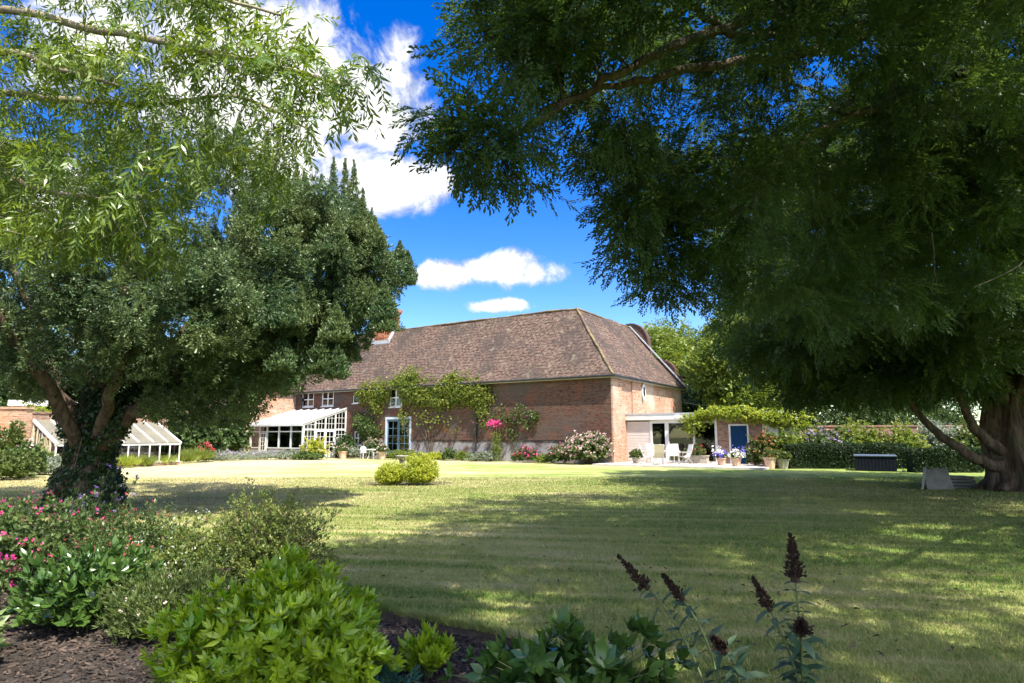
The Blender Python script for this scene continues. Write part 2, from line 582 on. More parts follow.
def lawn_nodes(nt, vec):
    """colour of the mown lawn at a ground position"""
    sep = nd(nt, 'ShaderNodeSeparateXYZ', Vector=vec)
    sn = STRIPE_DIR / np.linalg.norm(STRIPE_DIR)
    # coordinate across the stripes
    wob = nd(nt, 'ShaderNodeTexNoise', Vector=vec, Scale=0.12, Detail=2.0)
    ac = math_n(nt, 'ADD', math_n(nt, 'MULTIPLY', sep.outputs[0], float(-sn[1])), math_n(nt, 'MULTIPLY', sep.outputs[1], float(sn[0])))
    ac = math_n(nt, 'ADD', ac, math_n(nt, 'MULTIPLY', wob.outputs[0], 2.5))
    wave = math_n(nt, 'SINE', math_n(nt, 'MULTIPLY', ac, 2 * PI / .62))
    mpv = nd(nt, 'ShaderNodeMapping', {'vector_type': 'TEXTURE'}, Vector=vec, Rotation=(0, 0, math.atan2(sn[1], sn[0])), Scale=(5.0, .34, 1))
    streak = nd(nt, 'ShaderNodeTexNoise', Vector=mpv.outputs[0], Scale=1.0, Detail=5.0, Roughness=.62)
    big = nd(nt, 'ShaderNodeTexNoise', Vector=vec, Scale=0.16, Detail=4.0, Roughness=.55)
    mid = nd(nt, 'ShaderNodeTexNoise', Vector=vec, Scale=1.7, Detail=6.0, Roughness=.68)
    fine = nd(nt, 'ShaderNodeTexNoise', Vector=vec, Scale=16.0, Detail=5.0, Roughness=.75)
    s = math_n(nt, 'ADD', math_n(nt, 'MULTIPLY', wave, .06), math_n(nt, 'MULTIPLY', math_n(nt, 'SUBTRACT', streak.outputs[0], .5), 2.0))
    s = math_n(nt, 'ADD', s, math_n(nt, 'MULTIPLY', math_n(nt, 'SUBTRACT', big.outputs[0], .5), 1.5))
    s = math_n(nt, 'ADD', s, math_n(nt, 'MULTIPLY', math_n(nt, 'SUBTRACT', mid.outputs[0], .5), .9))
    s = math_n(nt, 'ADD', s, math_n(nt, 'MULTIPLY', math_n(nt, 'SUBTRACT', fine.outputs[0], .5), .9))
    # drier grass on the far and left side of the garden, lusher to the right and near
    dry = math_n(nt, 'ADD', math_n(nt, 'MULTIPLY', sep.outputs[0], -.022), .40)
    dry = math_n(nt, 'ADD', dry, math_n(nt, 'MULTIPLY', math_n(nt, 'MINIMUM', sep.outputs[1], 36.0), .0055))
    f = math_n(nt, 'ADD', s, dry, True)
    c = mix_c(nt, ramp(nt, f, 0.05, .5), (.115, .195, .034), (.255, .290, .085))
    c = mix_c(nt, ramp(nt, f, .42, 1.0), c, (.48, .43, .235))
    return c, fine, mid, sep


def lawn_mat():
    m, nt = new_mat('mown_grass')
    tc = nd(nt, 'ShaderNodeTexCoord')
    c, fine, mid, sep = lawn_nodes(nt, tc.outputs['Object'])
    # bare needle-covered earth below the right-hand yew
    ds = nd(nt, 'ShaderNodeVectorMath', {'operation': 'DISTANCE'}, i0=tc.outputs['Object'], i1=(13.5, 17.5, 0)).outputs['Value']
    e = math_n(nt, 'ADD', ds, math_n(nt, 'MULTIPLY', math_n(nt, 'SUBTRACT', mid.outputs[0], .5), 9.0))
    bare = math_n(nt, 'SUBTRACT', 1.0, ramp(nt, e, 3.0, 7.0))
    c = mix_c(nt, math_n(nt, 'MULTIPLY', bare, .75), c, (.13, .092, .06))
    b = nd(nt, 'ShaderNodeBsdfPrincipled', Base_Color=c, Roughness=.9)
    b.inputs['Specular IOR Level'].default_value = .15
    bn = nd(nt, 'ShaderNodeBump', Strength=.8, Distance=.04, Height=math_n(nt, 'ADD', fine.outputs[0], mid.outputs[0]))
    nt.links.new(bn.outputs[0], b.inputs['Normal'])
    out_bsdf(nt, b.outputs[0])
    return m


def blade_mat():
    m, nt = new_mat('grass_blade')
    tc = nd(nt, 'ShaderNodeTexCoord')
    c, fine, mid, sep = lawn_nodes(nt, tc.outputs['Object'])
    at = nd(nt, 'ShaderNodeAttribute', {'attribute_name': 'var'})
    c = mix_c(nt, ramp(nt, at.outputs['Fac'], .55, 1.0), c, (.40, .34, .15))
    b = nd(nt, 'ShaderNodeBsdfPrincipled', Base_Color=c, Roughness=.55)
    b.inputs['Specular IOR Level'].default_value = .3
    t = nd(nt, 'ShaderNodeBsdfTranslucent', Color=c)
    mx = nd(nt, 'ShaderNodeMixShader', i0=.3, i1=b.outputs[0], i2=t.outputs[0])
    out_bsdf(nt, mx.outputs[0])
    return m


def bark_mat(name, a, b):
    m, nt = new_mat(name)
    tc = nd(nt, 'ShaderNodeTexCoord')
    mp = nd(nt, 'ShaderNodeMapping', Vector=tc.outputs['Object'], Scale=(9, 9, 1.6))
    n1 = nd(nt, 'ShaderNodeTexNoise', Vector=mp.outputs[0], Scale=1.0, Detail=8.0, Roughness=.65, Distortion=.6)
    n2 = nd(nt, 'ShaderNodeTexNoise', Vector=tc.outputs['Object'], Scale=1.3, Detail=4.0)
    c = mix_c(nt, ramp(nt, n1.outputs[0], .38, .66), a, b)
    c = mix_c(nt, math_n(nt, 'MULTIPLY', ramp(nt, n2.outputs[0], .5, .7), .5), c, (.10, .11, .06))
    bs = nd(nt, 'ShaderNodeBsdfPrincipled', Base_Color=c, Roughness=.95)
    bs.inputs['Specular IOR Level'].default_value = .15
    bn = nd(nt, 'ShaderNodeBump', Strength=1.0, Distance=.06, Height=n1.outputs[0])
    nt.links.new(bn.outputs[0], bs.inputs['Normal'])
    out_bsdf(nt, bs.outputs[0])
    return m


def frosted_mat(name):
    m, nt = new_mat(name)
    b = nd(nt, 'ShaderNodeBsdfPrincipled', Base_Color=(.50, .51, .52, 1), Roughness=.3)
    t = nd(nt, 'ShaderNodeBsdfTranslucent', Color=(.55, .56, .56, 1))
    mx = nd(nt, 'ShaderNodeMixShader', i0=.5, i1=b.outputs[0], i2=t.outputs[0])
    out_bsdf(nt, mx.outputs[0])
    return m


M = dict(
    frosted=frosted_mat('frosted_roof_sheet'),
    lawn=lawn_mat(), blade=blade_mat(),
    rough_grass=plain('rough_grass', (.09, .12, .03), .95, (.16, .15, .05), .6),
    mulch=plain('bark_mulch', (.020, .015, .012), .95, (.04, .03, .023), 14, 1.0),
    soil=plain('dry_soil', (.055, .038, .026), .95, (.11, .075, .05), 9, .8),
    chip=leaf_mat('bark_chip', (.022, .017, .014), (.125, .092, .073), 0.0, rough=.85, spec=.2),
    brick=brick_mat('weathered_dimmed_brick', (.155, .060, .036), (.080, .039, .028), (.115, .096, .080), stain=(.080, .075, .072), stain_amt=.72, white_below=1.25),  # darkened beyond its weathering: grazing light on the front is in the colour
    brick_side=brick_mat('sunlit_orange_brick', (.50, .25, .145), (.33, .16, .10), (.46, .37, .29), stain=(.56, .46, .38), stain_amt=.75, white_below=None),  # paler copy for sun-facing walls, their brightness partly put into the colour
    brick_old=brick_mat('garden_brick', (.33, .17, .115), (.22, .12, .085), (.32, .27, .22), stain_amt=.35),
    brick_ch=brick_mat('chimney_brick', (.48, .17, .075), (.33, .115, .055), (.30, .22, .17), stain_amt=.2),
    tile=tile_mat('clay_tile'),
    ridge=plain('ridge_tile', (.10, .072, .052), .9, (.24, .185, .07), 1.6, .5),
    lead=plain('lead_flashing', (.42, .44, .48), .5, (.30, .32, .36), 6),
    white=plain('white_paint', (.70, .70, .69), .5, (.60, .60, .58), 3),
    offwhite=plain('cream_boarding', (.56, .515, .49), .6, (.50, .46, .44), 2.5),
    greyframe=plain('shade_greyed_white_frame', (.62, .63, .64), .5, (.52, .53, .54), 3),  # white frame greyed, shade of the front side put into the colour
    blue=plain('blue_door_paint', (.002, .038, .115), .6, (.002, .031, .095), 6, spec=.15),
    bluegrey=plain('grey_blue_paint', (.10, .17, .24), .4, (.08, .14, .20), 4),
    paleblue=plain('pale_blue_frame', (.52, .60, .70), .5),
    gutter=plain('black_gutter', (.020, .022, .022), .4, (.03, .032, .03), 4),
    soffit=plain('eaves_board', (.42, .38, .29), .6, (.32, .29, .22), 3),
    dark=plain('dark_room', (.018, .016, .015), .9),  # near-black backing: the dark of unlit rooms is put into the colour
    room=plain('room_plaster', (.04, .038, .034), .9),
    pane=glass_mat('window_glass', (.30, .34, .36), .9),
    glass=glass_mat('clear_glass', (.80, .86, .85), .8),
    patio=plain('pale_paving', (.52, .47, .44), .85, (.42, .37, .345), 1.4, .3),
    terracotta=plain('terracotta', (.50, .30, .20), .85, (.62, .46, .36), 5, .2),
    stone=plain('weathered_stone', (.42, .38, .32), .9, (.26, .24, .20), 9, .5),
    slab=plain('grey_slab', (.22, .205, .185), .9, (.14, .135, .12), 3.5, .6),
    pale_slab=plain('pale_slab', (.36, .35, .33), .9, (.25, .245, .23), 5, .4),
    plastic=plain('white_plastic', (.80, .80, .80), .35),
    sling=plain('beige_sling', (.50, .44, .33), .8, (.44, .385, .29), 60),
    sling_w=plain('white_sling', (.80, .78, .74), .8),
    frame=plain('pale_metal_frame', (.55, .53, .50), .4, metal=.2),
    tub=plain('navy_box_panel', (.004, .006, .013), .7, (.006, .009, .018), 5, spec=.15),
    tublid=plain('slate_blue_lid', (.075, .10, .16), .6, (.055, .075, .12), 4),
    bark=bark_mat('yew_bark', (.06, .042, .032), (.165, .118, .085)),
    bark_d=bark_mat('dark_bark', (.045, .034, .026), (.13, .10, .075)),
    bark_p=plain('pale_branch_bark', (.30, .255, .17), .9, (.20, .16, .10), 6, .6),
    stem=plain('green_stem', (.12, .15, .05), .7),
    stem_b=plain('woody_stem', (.13, .09, .06), .9),
    blind=plain('greenhouse_blind', (.165, .15, .11), .8, (.13, .12, .09), 1.5),
    cane=plain('split_cane', (.46, .39, .26), .8, (.34, .28, .18), 9),
    yew=leaf_mat('yew_needles', (.020, .052, .020), (.052, .092, .026), .22, rough=.45, spec=.35),
    yewr=leaf_mat('shady_yew_needles', (.018, .050, .020), (.050, .092, .024), .42, tcol=(.13, .215, .03), rough=.45, spec=.35),
    yewl=leaf_mat('grey_green_yew_needles', (.036, .088, .036), (.140, .200, .080), .22, rough=.42, spec=.4, c3=(.15, .19, .06)),
    ash=leaf_mat('lance_leaves', (.060, .132, .016), (.195, .262, .036), .40, rough=.36, spec=.5),
    bg1=leaf_mat('pale_tree_leaves', (.10, .165, .028), (.21, .26, .05), .34),
    bg2=leaf_mat('dark_tree_leaves', (.03, .065, .018), (.075, .12, .03), .25),
    ivy=leaf_mat('ivy_leaves', (.014, .040, .012), (.040, .075, .020), .15, rough=.35),
    vine=leaf_mat('vine_leaves', (.10, .17, .028), (.24, .27, .055), .35),
    vine2=leaf_mat('bright_vine_leaves', (.18, .27, .035), (.36, .40, .075), .42),
    rose=leaf_mat('rose_leaves', (.05, .10, .025), (.12, .17, .05), .3),
    choisya=leaf_mat('glossy_lime_leaves', (.12, .26, .014), (.33, .43, .028), .38, rough=.3, spec=.55),
    laurel=leaf_mat('dark_glossy_leaves', (.034, .088, .020), (.085, .155, .030), .25, rough=.25, spec=.6),
    olive=leaf_mat('fine_olive_leaves', (.055, .095, .022), (.13, .17, .045), .3),
    hebe=leaf_mat('small_box_leaves', (.06, .11, .022), (.22, .26, .06), .3),
    gold=leaf_mat('golden_leaves', (.22, .30, .03), (.46, .48, .07), .35),
    hedge=leaf_mat('hedge_leaves', (.013, .036, .012), (.034, .062, .018), .22),
    silver=leaf_mat('grey_leaves', (.15, .19, .13), (.30, .33, .25), .25),
    variegated=leaf_mat('variegated_leaves', (.09, .16, .04), (.27, .33, .15), .3),
    bluegreen=leaf_mat('blue_green_leaves', (.025, .095, .075), (.05, .145, .12), .2, rough=.3),
    budd=leaf_mat('felted_leaves', (.028, .078, .034), (.085, .13, .075), .2, rough=.6),
    bract=leaf_mat('spent_flower', (.022, .015, .012), (.085, .055, .040), .05, rough=.9, spec=.1),
    pink=leaf_mat('pink_petals', (.62, .12, .30), (.72, .30, .42), .3),
    magenta=leaf_mat('magenta_petals', (.62, .03, .22), (.78, .10, .34), .3),
    red=leaf_mat('red_petals', (.55, .03, .07), (.70, .09, .14), .3),
    rust=leaf_mat('rust_petals', (.38, .10, .05), (.50, .18, .08), .3),
    lilac=leaf_mat('lilac_petals', (.42, .24, .62), (.58, .42, .74), .3),
    palepink=leaf_mat('pale_pink_petals', (.62, .40, .42), (.72, .58, .55), .3),
    whitef=leaf_mat('white_petals', (.72, .72, .70), (.82, .80, .78), .3),
    violet=leaf_mat('violet_petals', (.13, .10, .50), (.26, .20, .66), .3),
    edge_soil=plain('dark_edge_soil', (.035, .026, .018), .95, (.06, .045, .03), 12, .8),
    hedge_in=plain('hedge_inside', (.012, .022, .008), .95),
    dead=plain('dead_twig', (.06, .048, .036), .9, (.10, .08, .06), 5),
    cable=plain('cable_sheath', (.30, .30, .30), .6),
)

# ------------------------------------------------------------------ ground
BED_EDGE = [(-60, 12.9), (-14, 12.7), (-10, 12.4), (-7.4, 11.9), (-5.2, 10.9), (-3.7, 9.6), (-2.75, 8.5), (-2.0, 7.35), (-1.24, 6.3), (-.55, 5.82), (.07, 5.4), (.65, 4.85), (1.17, 4.24), (1.75, 3.5), (2.3, 2.6), (2.8, 1.4), (3.0, -1.0), (3.0, -12.0)]


def smooth_line(pts, k=6):
    pts = np.array(pts, float)
    t = np.arange(len(pts))
    tt = np.linspace(0, len(pts) - 1, (len(pts) - 1) * k + 1)
    out = []
    for x in tt:
        i = min(int(x), len(pts) - 2)
        u = x - i
        p0, p1, p2, p3 = pts[max(i - 1, 0)], pts[i], pts[i + 1], pts[min(i + 2, len(pts) - 1)]
        out.append(.5 * ((2 * p1) + (-p0 + p2) * u + (2 * p0 - 5 * p1 + 4 * p2 - p3) * u * u + (-p0 + 3 * p1 - 3 * p2 + p3) * u ** 3))
    return np.array(out)


edge = smooth_line(BED_EDGE)
edge[12:-8] += RNG.normal(0, .018, (len(edge) - 20, 2))


def struct(o):
    o['kind'] = 'structure'
    return o


g = MB().add([(-700, -700, -.09), (700, -700, -.09), (700, 700, -.09), (-700, 700, -.09)], [(0, 1, 2, 3)])
struct(g.build('ground', M['rough_grass']))
g = MB()
n = len(edge)
vs = [(x, y, 0) for x, y in edge] + [(70, -12, 0), (70, 95, 0), (-60, 95, 0)]
g.add(vs, [tuple(range(len(vs)))])
struct(g.build('lawn', M['lawn']))
g = MB()
vs = [(x, y, 0) for x, y in edge] + [(x + .02, y - .03, -.075) for x, y in edge]
g.add(vs, [(i, i + 1, n + i + 1, n + i) for i in range(n - 1)])
struct(g.build('lawn_edge', M['edge_soil']))
g = MB()
poly = [(-60, -12), (3.05, -12)] + [(x, y) for x, y in edge[::-1]]
g.add([(x + .01, y + .01, -.066) for x, y in poly], [tuple(range(len(poly)))])
struct(g.build('mulch_bed', M['mulch']))


def inside_bed(x, y):
    """true on the bed side of the edge"""
    j = np.searchsorted(edge[:, 0], x)
    j = np.clip(j, 1, len(edge) - 1)
    x0, y0, x1, y1 = edge[j - 1, 0], edge[j - 1, 1], edge[j, 0], edge[j, 1]
    ye = y0 + (y1 - y0) * (x - x0) / np.maximum(x1 - x0, 1e-6)
    return (y < ye) & (x < 2.98)


# bark chips
def chips():
    N = 62000
    r = np.sqrt(RNG.uniform(0, 1, N))
    x = RNG.uniform(-7.5, 3, N)
    y = 2.2 + 8.5 * RNG.uniform(0, 1, N) ** 1.4
    ok = inside_bed(x, y - .0) & inside_bed(x, y + .05)
    x, y = x[ok], y[ok]
    N = len(x)
    bx = np.array([[-.5, -.5, 0], [.5, -.5, 0], [.4, .5, 0], [-.45, .5, 0], [-.45, -.45, 1], [.5, -.4, .8], [.35, .45, 1], [-.4, .4, .9]], float) * np.array([.014, .048, .007])
    fq = np.array([[4, 5, 6, 7], [0, 1, 5, 4], [1, 2, 6, 5], [2, 3, 7, 6], [3, 0, 4, 7]])
    a = RNG.uniform(0, 2 * PI, N)
    d = np.stack([np.cos(a), np.sin(a), RNG.normal(0, .22, N)], -1)
    up = np.stack([RNG.normal(0, .3, N), RNG.normal(0, .3, N), np.ones(N)], -1)
    pos = np.stack([x, y, -.064 + RNG.uniform(0, .022, N)], -1)
    v, fs = scatter((bx, [fq]), pos, frames(d, up), RNG.uniform(.45, 1.35, N))
    o = mesh_np('bark_chips', v, fs, M['chip'], var=np.repeat(RNG.uniform(0, 1, N) ** 3.0, 8))
    o['kind'] = 'stuff'


chips()


def blades():
    N = 420000
    dep = 3.6 + 22.0 * RNG.uniform(0, 1, N) ** 1.55
    sx = RNG.uniform(-.82, .84, N)
    x, y = sx * dep, dep
    ok = ~inside_bed(x, y)
    x, y, dep = x[ok], y[ok], dep[ok]
    N = len(x)
    a = RNG.uniform(0, 2 * PI, N)
    h = RNG.uniform(.018, .042, N) * (1 + .02 * dep)
    w = .0026 + .00042 * dep
    ln = RNG.uniform(.2, 1.1, N) * h
    la = RNG.uniform(0, 2 * PI, N)
    dx, dy = np.cos(a) * w, np.sin(a) * w
    z0 = np.full(N, -.004)
    v = np.stack([np.stack([x - dx, y - dy, z0], -1), np.stack([x + dx, y + dy, z0], -1),
                  np.stack([x + np.cos(la) * ln, y + np.sin(la) * ln, h], -1)], 1).reshape(-1, 3)
    f = np.arange(3 * N).reshape(-1, 3)
    o = mesh_np('grass', v, [f], M['blade'], var=np.repeat(RNG.uniform(0, 1, N), 3))
    o['kind'] = 'stuff'
    # longer blades hanging over the cut edge of the bed
    i = RNG.integers(20, len(edge) - 10, 9000)
    u = RNG.uniform(0, 1, 9000)[:, None]
    e = edge[i] * (1 - u) + edge[i + 1] * u + np.array([.02, .03]) * RNG.uniform(-.3, 2.0, 9000)[:, None]
    h = RNG.uniform(.03, .075, 9000)
    la = RNG.uniform(0, 2 * PI, 9000)
    w = .0045
    ln = RNG.uniform(.2, 1.0, 9000) * h
    v = np.stack([np.stack([e[:, 0] - w, e[:, 1], 0 * h - .01], -1), np.stack([e[:, 0] + w, e[:, 1], 0 * h - .01], -1),
                  np.stack([e[:, 0] + np.cos(la) * ln - .3 * h, e[:, 1] + np.sin(la) * ln - .3 * h, h], -1)], 1).reshape(-1, 3)
    o = mesh_np('grass', v, [np.arange(len(v)).reshape(-1, 3)], M['blade'], var=np.repeat(RNG.uniform(0, .7, 9000), 3))
    o['kind'] = 'stuff'


blades()

# ------------------------------------------------------------------ farmhouse
EAVE = 5.42
RIDGE_Z = 10.25
XR, YR = -3.95, 3.45          # ridge of the side range and of the main range, house coordinates
YE = 12.9                     # far end of the side range
XL = -30.0


def farmhouse():
    t = thing('farmhouse', 'long two storey brick farmhouse with steep clay tiled roof', 'house', HC, HROT)
    wins = [(hx(300), hx(312)), (hx(320), hx(332)), (hx(351.5), hx(358)), (hx(388.5), hx(401)), (hx(354), hx(362))]
    wz = [(4.0, 5.2), (4.0, 5.2), (4.15, 4.95), (3.75, 5.12), (.95, 2.0)]
    dx0, dx1 = hx(386), hx(410)
    holes = [(a - XL, b - XL, z0, z1) for (a, b), (z0, z1) in zip(wins, wz)] + [(dx0 - XL, dx1 - XL, .03, 2.85)]
    w = MB()
    w.grid_wall((XL, 0, 0), (1, 0, 0), -XL, 0, EAVE, holes, .12, (0, 1, 0))
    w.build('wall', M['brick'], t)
    # projecting string course above the pale plinth
    s = MB()
    s.box(hx(411), -.02, -.05, .0, 1.38, 1.50)
    s.box(hx(411), -.02, -.025, .0, 1.30, 1.375)
    s.build('string_course', M['brick'], t)
    # side wall, with shallow buttress strips
    w = MB()
    ny, nz = 13, 6
    w.grid_wall((0, 0, 0), (0, 1, 0), YE, 0, EAVE, [], .1, (-1, 0, 0))
    w.box(0, .11, .0, 1.35, 0, EAVE - .12)
    w.box(0, .09, 3.1, 4.6, 2.9, EAVE - .3)
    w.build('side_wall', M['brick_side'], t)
    n = MB()
    nc = (0.1, hx_gable(643.0), 4.5)
    pts = [(nc[0], nc[1] + .30 * math.cos(a), nc[2] + .52 * math.sin(a)) for a in np.linspace(0, 2 * PI, 17)[:-1]]
    n.prism(pts[::-1], (.07, 0, 0))
    nich = n.build('oval_niche', M['white'], t)
    n = MB()
    pts = [(nc[0] + .075, nc[1] + .15 * math.cos(a), nc[2] + .33 * math.sin(a)) for a in np.linspace(0, 2 * PI, 17)[:-1]]
    n.prism(pts[::-1], (.012, 0, 0))
    n.build('pane', M['pane'], nich)
    # back walls so the house is closed
    w = MB()
    w.grid_wall((0, YE, 0), (-1, 0, 0), -2 * XR, 0, EAVE, [], .1)
    w.grid_wall((2 * XR, YE, 0), (0, -1, 0), YE - 2 * YR, 0, EAVE, [], .1)
    w.grid_wall((2 * XR, 2 * YR, 0), (-1, 0, 0), 2 * XR - XL, 0, EAVE, [], .1)
    w.grid_wall((XL, 2 * YR, 0), (0, -1, 0), 2 * YR, 0, EAVE, [], .1)
    w.build('rear_wall', M['brick'], t)
    # roof: an L of two ranges; every slope is a slightly uneven grid
    ov, oe = .38, .22

    def slope(a, b, c, d, nu, nv, mb, amp=.05):
        """patch with bottom a-b and top d-c"""
        a, b, c, d = map(np.array, (a, b, c, d))
        vs, fs = [], []
        for j in range(nv + 1):
            for i in range(nu + 1):
                u, q = i / nu, j / nv
                p = (a * (1 - u) + b * u) * (1 - q) + (d * (1 - u) + c * u) * q
                sag = -amp * 2.2 * math.sin(PI * q) + amp * 1.5 * (math.sin(p[0] * .7 + p[1] * .5) + .5 * math.sin(p[0] * 1.9 - 1 + p[1])) * math.sin(PI * min(1, max(0, u)) * 1.0)
                vs.append(p + np.array([0, 0, sag]))
        for j in range(nv):
            for i in range(nu):
                k = j * (nu + 1) + i
                fs.append((k, k + 1, k + nu + 2, k + nu + 1))
        mb.add(vs, fs)
    r = MB()
    k1 = (RIDGE_Z - EAVE) / YR
    k2 = (RIDGE_Z - EAVE) / -XR
    e0 = EAVE - .02
    slope((XL - .2, -ov, e0 - ov * .6), (ov, -ov, e0 - ov * .6), (XR, YR, RIDGE_Z), (XL - .2, YR, RIDGE_Z), 30, 8, r)
    slope((ov, -ov, e0 - ov * .6), (ov, YE - .1, e0 - ov * .6), (XR, YE - .1, RIDGE_Z), (XR, YR, RIDGE_Z), 14, 8, r, .07)
    slope((2 * XR - ov, YE - .1, e0 - ov * k2), (2 * XR - ov, 2 * YR, e0 - ov * k2), (XR, YR, RIDGE_Z), (XR, YE - .1, RIDGE_Z), 6, 4, r, 0)
    slope((2 * XR, 2 * YR + ov, e0 - ov * k1), (XL - .2, 2 * YR + ov, e0 - ov * k1), (XL - .2, YR, RIDGE_Z), (XR, YR, RIDGE_Z), 8, 4, r, 0)
    rf = r.build('roof', M['tile'], t)
    rr = MB()
    for a, b, nseg in (((XL - .2, YR, RIDGE_Z), (XR, YR, RIDGE_Z), 24), ((XR, YR, RIDGE_Z), (XR, YE, RIDGE_Z), 10), ((XR, YR, RIDGE_Z), (ov, -ov, e0 - ov * .6), 16)):
        a, b = np.array(a), np.array(b)
        pts = [a + (b - a) * q + np.array([RNG.normal(0, .015), RNG.normal(0, .015), .03 + RNG.normal(0, .02) - (.08 * math.sin(PI * q) if nseg == 16 else 0)]) for q in np.linspace(0, 1, nseg)]
        rr.tube(pts, .075, 7)
    rr.build('ridge_tile', M['ridge'], rf)
    # eaves board and gutters
    f = MB()
    f.box(XL, ov - .1, -ov + .05, -ov + .10, EAVE - .36, EAVE - .18)
    f.box(XL, .0, -ov + .1, -.001, EAVE - .34, EAVE - .30)
    f.box(ov - .10, ov - .05, -ov + .1, YE - .1, EAVE - .36, EAVE - .18)
    f.box(.001, ov - .1, .0, YE - .1, EAVE - .34, EAVE - .30)
    f.build('eaves_board', M['soffit'], t)
    gt = MB()
    gt.tube([(XL, -ov + .0, EAVE - .25), (ov, -ov + .0, EAVE - .25)], .065, 8)
    gt.tube([(ov, -ov, EAVE - .25), (ov, YE - .3, EAVE - .25)], .065, 8)
    gt.build('gutter', M['gutter'], t)
    x = hx(476.5)
    for xx, zb in ((x, 0.05), (hx(296) + .6, 3.4)):
        d = MB()
        d.tube([(xx, -ov, EAVE - .25), (xx, -ov + .05, EAVE - .5), (xx, -.09, EAVE - .8), (xx, -.09, zb)], .075, 8)
        d.box(xx - .14, xx + .14, -.2, -.005, EAVE - .95, EAVE - .72)
        d.build('downpipe', M['gutter'], t)
    # windows
    for k, ((a, b), (z0, z1)) in enumerate(zip(wins, wz)):
        m = MB()
        fw = .10 if k != 2 else .07
        m.box(a, b, .03, .10, z0, z0 + fw)
        m.box(a, b, .03, .10, z1 - fw, z1)
        m.box(a, a + fw, .03, .10, z0 + fw, z1 - fw)
        m.box(b - fw, b, .03, .10, z0 + fw, z1 - fw)
        if k != 2:
            c = (a + b) / 2
            m.box(c - .055, c + .055, .032, .098, z0 + fw, z1 - fw)
            for q in ((z0 + z1) / 2,):
                m.box(a + fw, c - .055, .045, .085, q - .04, q + .04)
                m.box(c + .055, b - fw, .045, .085, q - .04, q + .04)
        wf = m.build('window', M['white'], t)
        MB().box(a + fw * .5, b - fw * .5, .064, .072, z0 + fw * .5, z1 - fw * .5).build('pane', M['pane'], wf)
        MB().box(a - .06, b + .06, -.06, .03, z0 - .07, z0 - .002).build('sill', M['white'], wf)
        MB().add([(a, .45, z0), (b, .45, z0), (b, .45, z1), (a, .45, z1)], [(0, 1, 2, 3)]).build('dark_backing', M['dark'], wf)  # dark sheet standing in for the unlit room behind the pane
    # french door
    m = MB()
    m.box(dx0 - .10, dx0 + .06, -.03, .10, .03, 2.85)
    m.box(dx1 - .06, dx1 + .10, -.03, .10, .03, 2.85)
    m.box(dx0 - .10, dx1 + .10, -.032, .10, 2.852, 3.02)
    dr = m.build('door_frame', M['paleblue'], t)
    c = dx0 + .06 + (dx1 - dx0 - .12) * .5
    for (a, b, yy) in ((dx0 + .062, c - .01, .05), (c + .01, dx1 - .062, .05)):
        m = MB()
        m.box(a, a + .1, yy, yy + .05, .05, 2.84)
        m.box(b - .1, b, yy, yy + .05, .05, 2.84)
        m.box(a + .1, b - .1, yy, yy + .05, .05, .55)
        m.box(a + .1, b - .1, yy, yy + .05, 2.70, 2.84)
        for q in (1.1, 1.65, 2.2):
            m.box(a + .1, b - .1, yy + .01, yy + .04, q - .02, q + .02)
        m.box((a + b) / 2 - .02, (a + b) / 2 + .02, yy + .011, yy + .039, .55, 2.70)
        leaf = m.build('door', M['bluegrey'], t)
        MB().box(a + .08, b - .08, yy + .022, yy + .028, .5, 2.75).build('pane', M['pane'], leaf)
        MB().box(b - .07, b - .04, yy - .05, yy, 1.0, 1.14).build('handle', M['frame'], leaf)
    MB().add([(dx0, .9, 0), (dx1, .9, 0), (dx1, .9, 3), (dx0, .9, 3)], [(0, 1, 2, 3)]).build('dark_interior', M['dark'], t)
    # wing standing forward at the left end
    w = MB()
    w.grid_wall((XL + 1.5, -6.2, 0), (0, 1, 0), 6.2, 0, EAVE, [], .1)
    w.grid_wall((XL - 7, -6.2, 0), (1, 0, 0), 8.5, 0, EAVE, [], .1)
    w.grid_wall((XL - 7, 7, 0), (0, -1, 0), 13.2, 0, EAVE, [], .1)
    w.build('wing_wall', M['brick_side'], t)
    r = MB()
    xa, xb, ya, yb = XL - 7.3, XL + 1.8, -6.5, 7.2
    xm, zt = (xa + xb) / 2, 9.6
    r.add([(xa, ya, 5.2), (xb, ya, 5.2), (xb, yb, 5.2), (xa, yb, 5.2), (xm, ya + 3.5, zt), (xm, yb, zt)], [(0, 1, 4), (1, 2, 5, 4), (3, 0, 4, 5), (2, 3, 5)])
    r.build('wing_roof', M['tile'], t)
    # chimney astride the ridge
    m = MB()
    cx0 = (hx(371, YR - .6) + hx(386.5, YR - .6)) / 2
    cw, cl = .85, .62
    m.box(cx0 - cw, cx0 + cw, YR - cl, YR + cl, RIDGE_Z - 1.2, RIDGE_Z + 1.45)
    m.box(cx0 - cw - .07, cx0 + cw + .07, YR - cl - .07, YR + cl + .07, RIDGE_Z + 1.45, RIDGE_Z + 1.6)
    m.box(cx0 - cw - .13, cx0 + cw + .13, YR - cl - .13, YR + cl + .13, RIDGE_Z + 1.6, RIDGE_Z + 1.85)
    m.box(cx0 - .35, cx0 + .35, YR - cl - .09, YR - cl, RIDGE_Z - .6, RIDGE_Z + 1.45)
    ch = m.build('chimney', M['brick_ch'], t)
    for q in (-.4, .4):
        MB().lathe([(.16, 0), (.19, .05), (.15, .12), (.14, .42), (.17, .46), (.15, .5)], 14, (cx0 + q, YR, RIDGE_Z + 1.85)).build('chimney_pot', M['terracotta'], ch)
    m = MB()
    zf = RIDGE_Z - .62 * k1
    m.box(cx0 - cw - .16, cx0 + cw + .16, YR - cl - .16, YR - cl - .02, zf - .28, zf + .02)
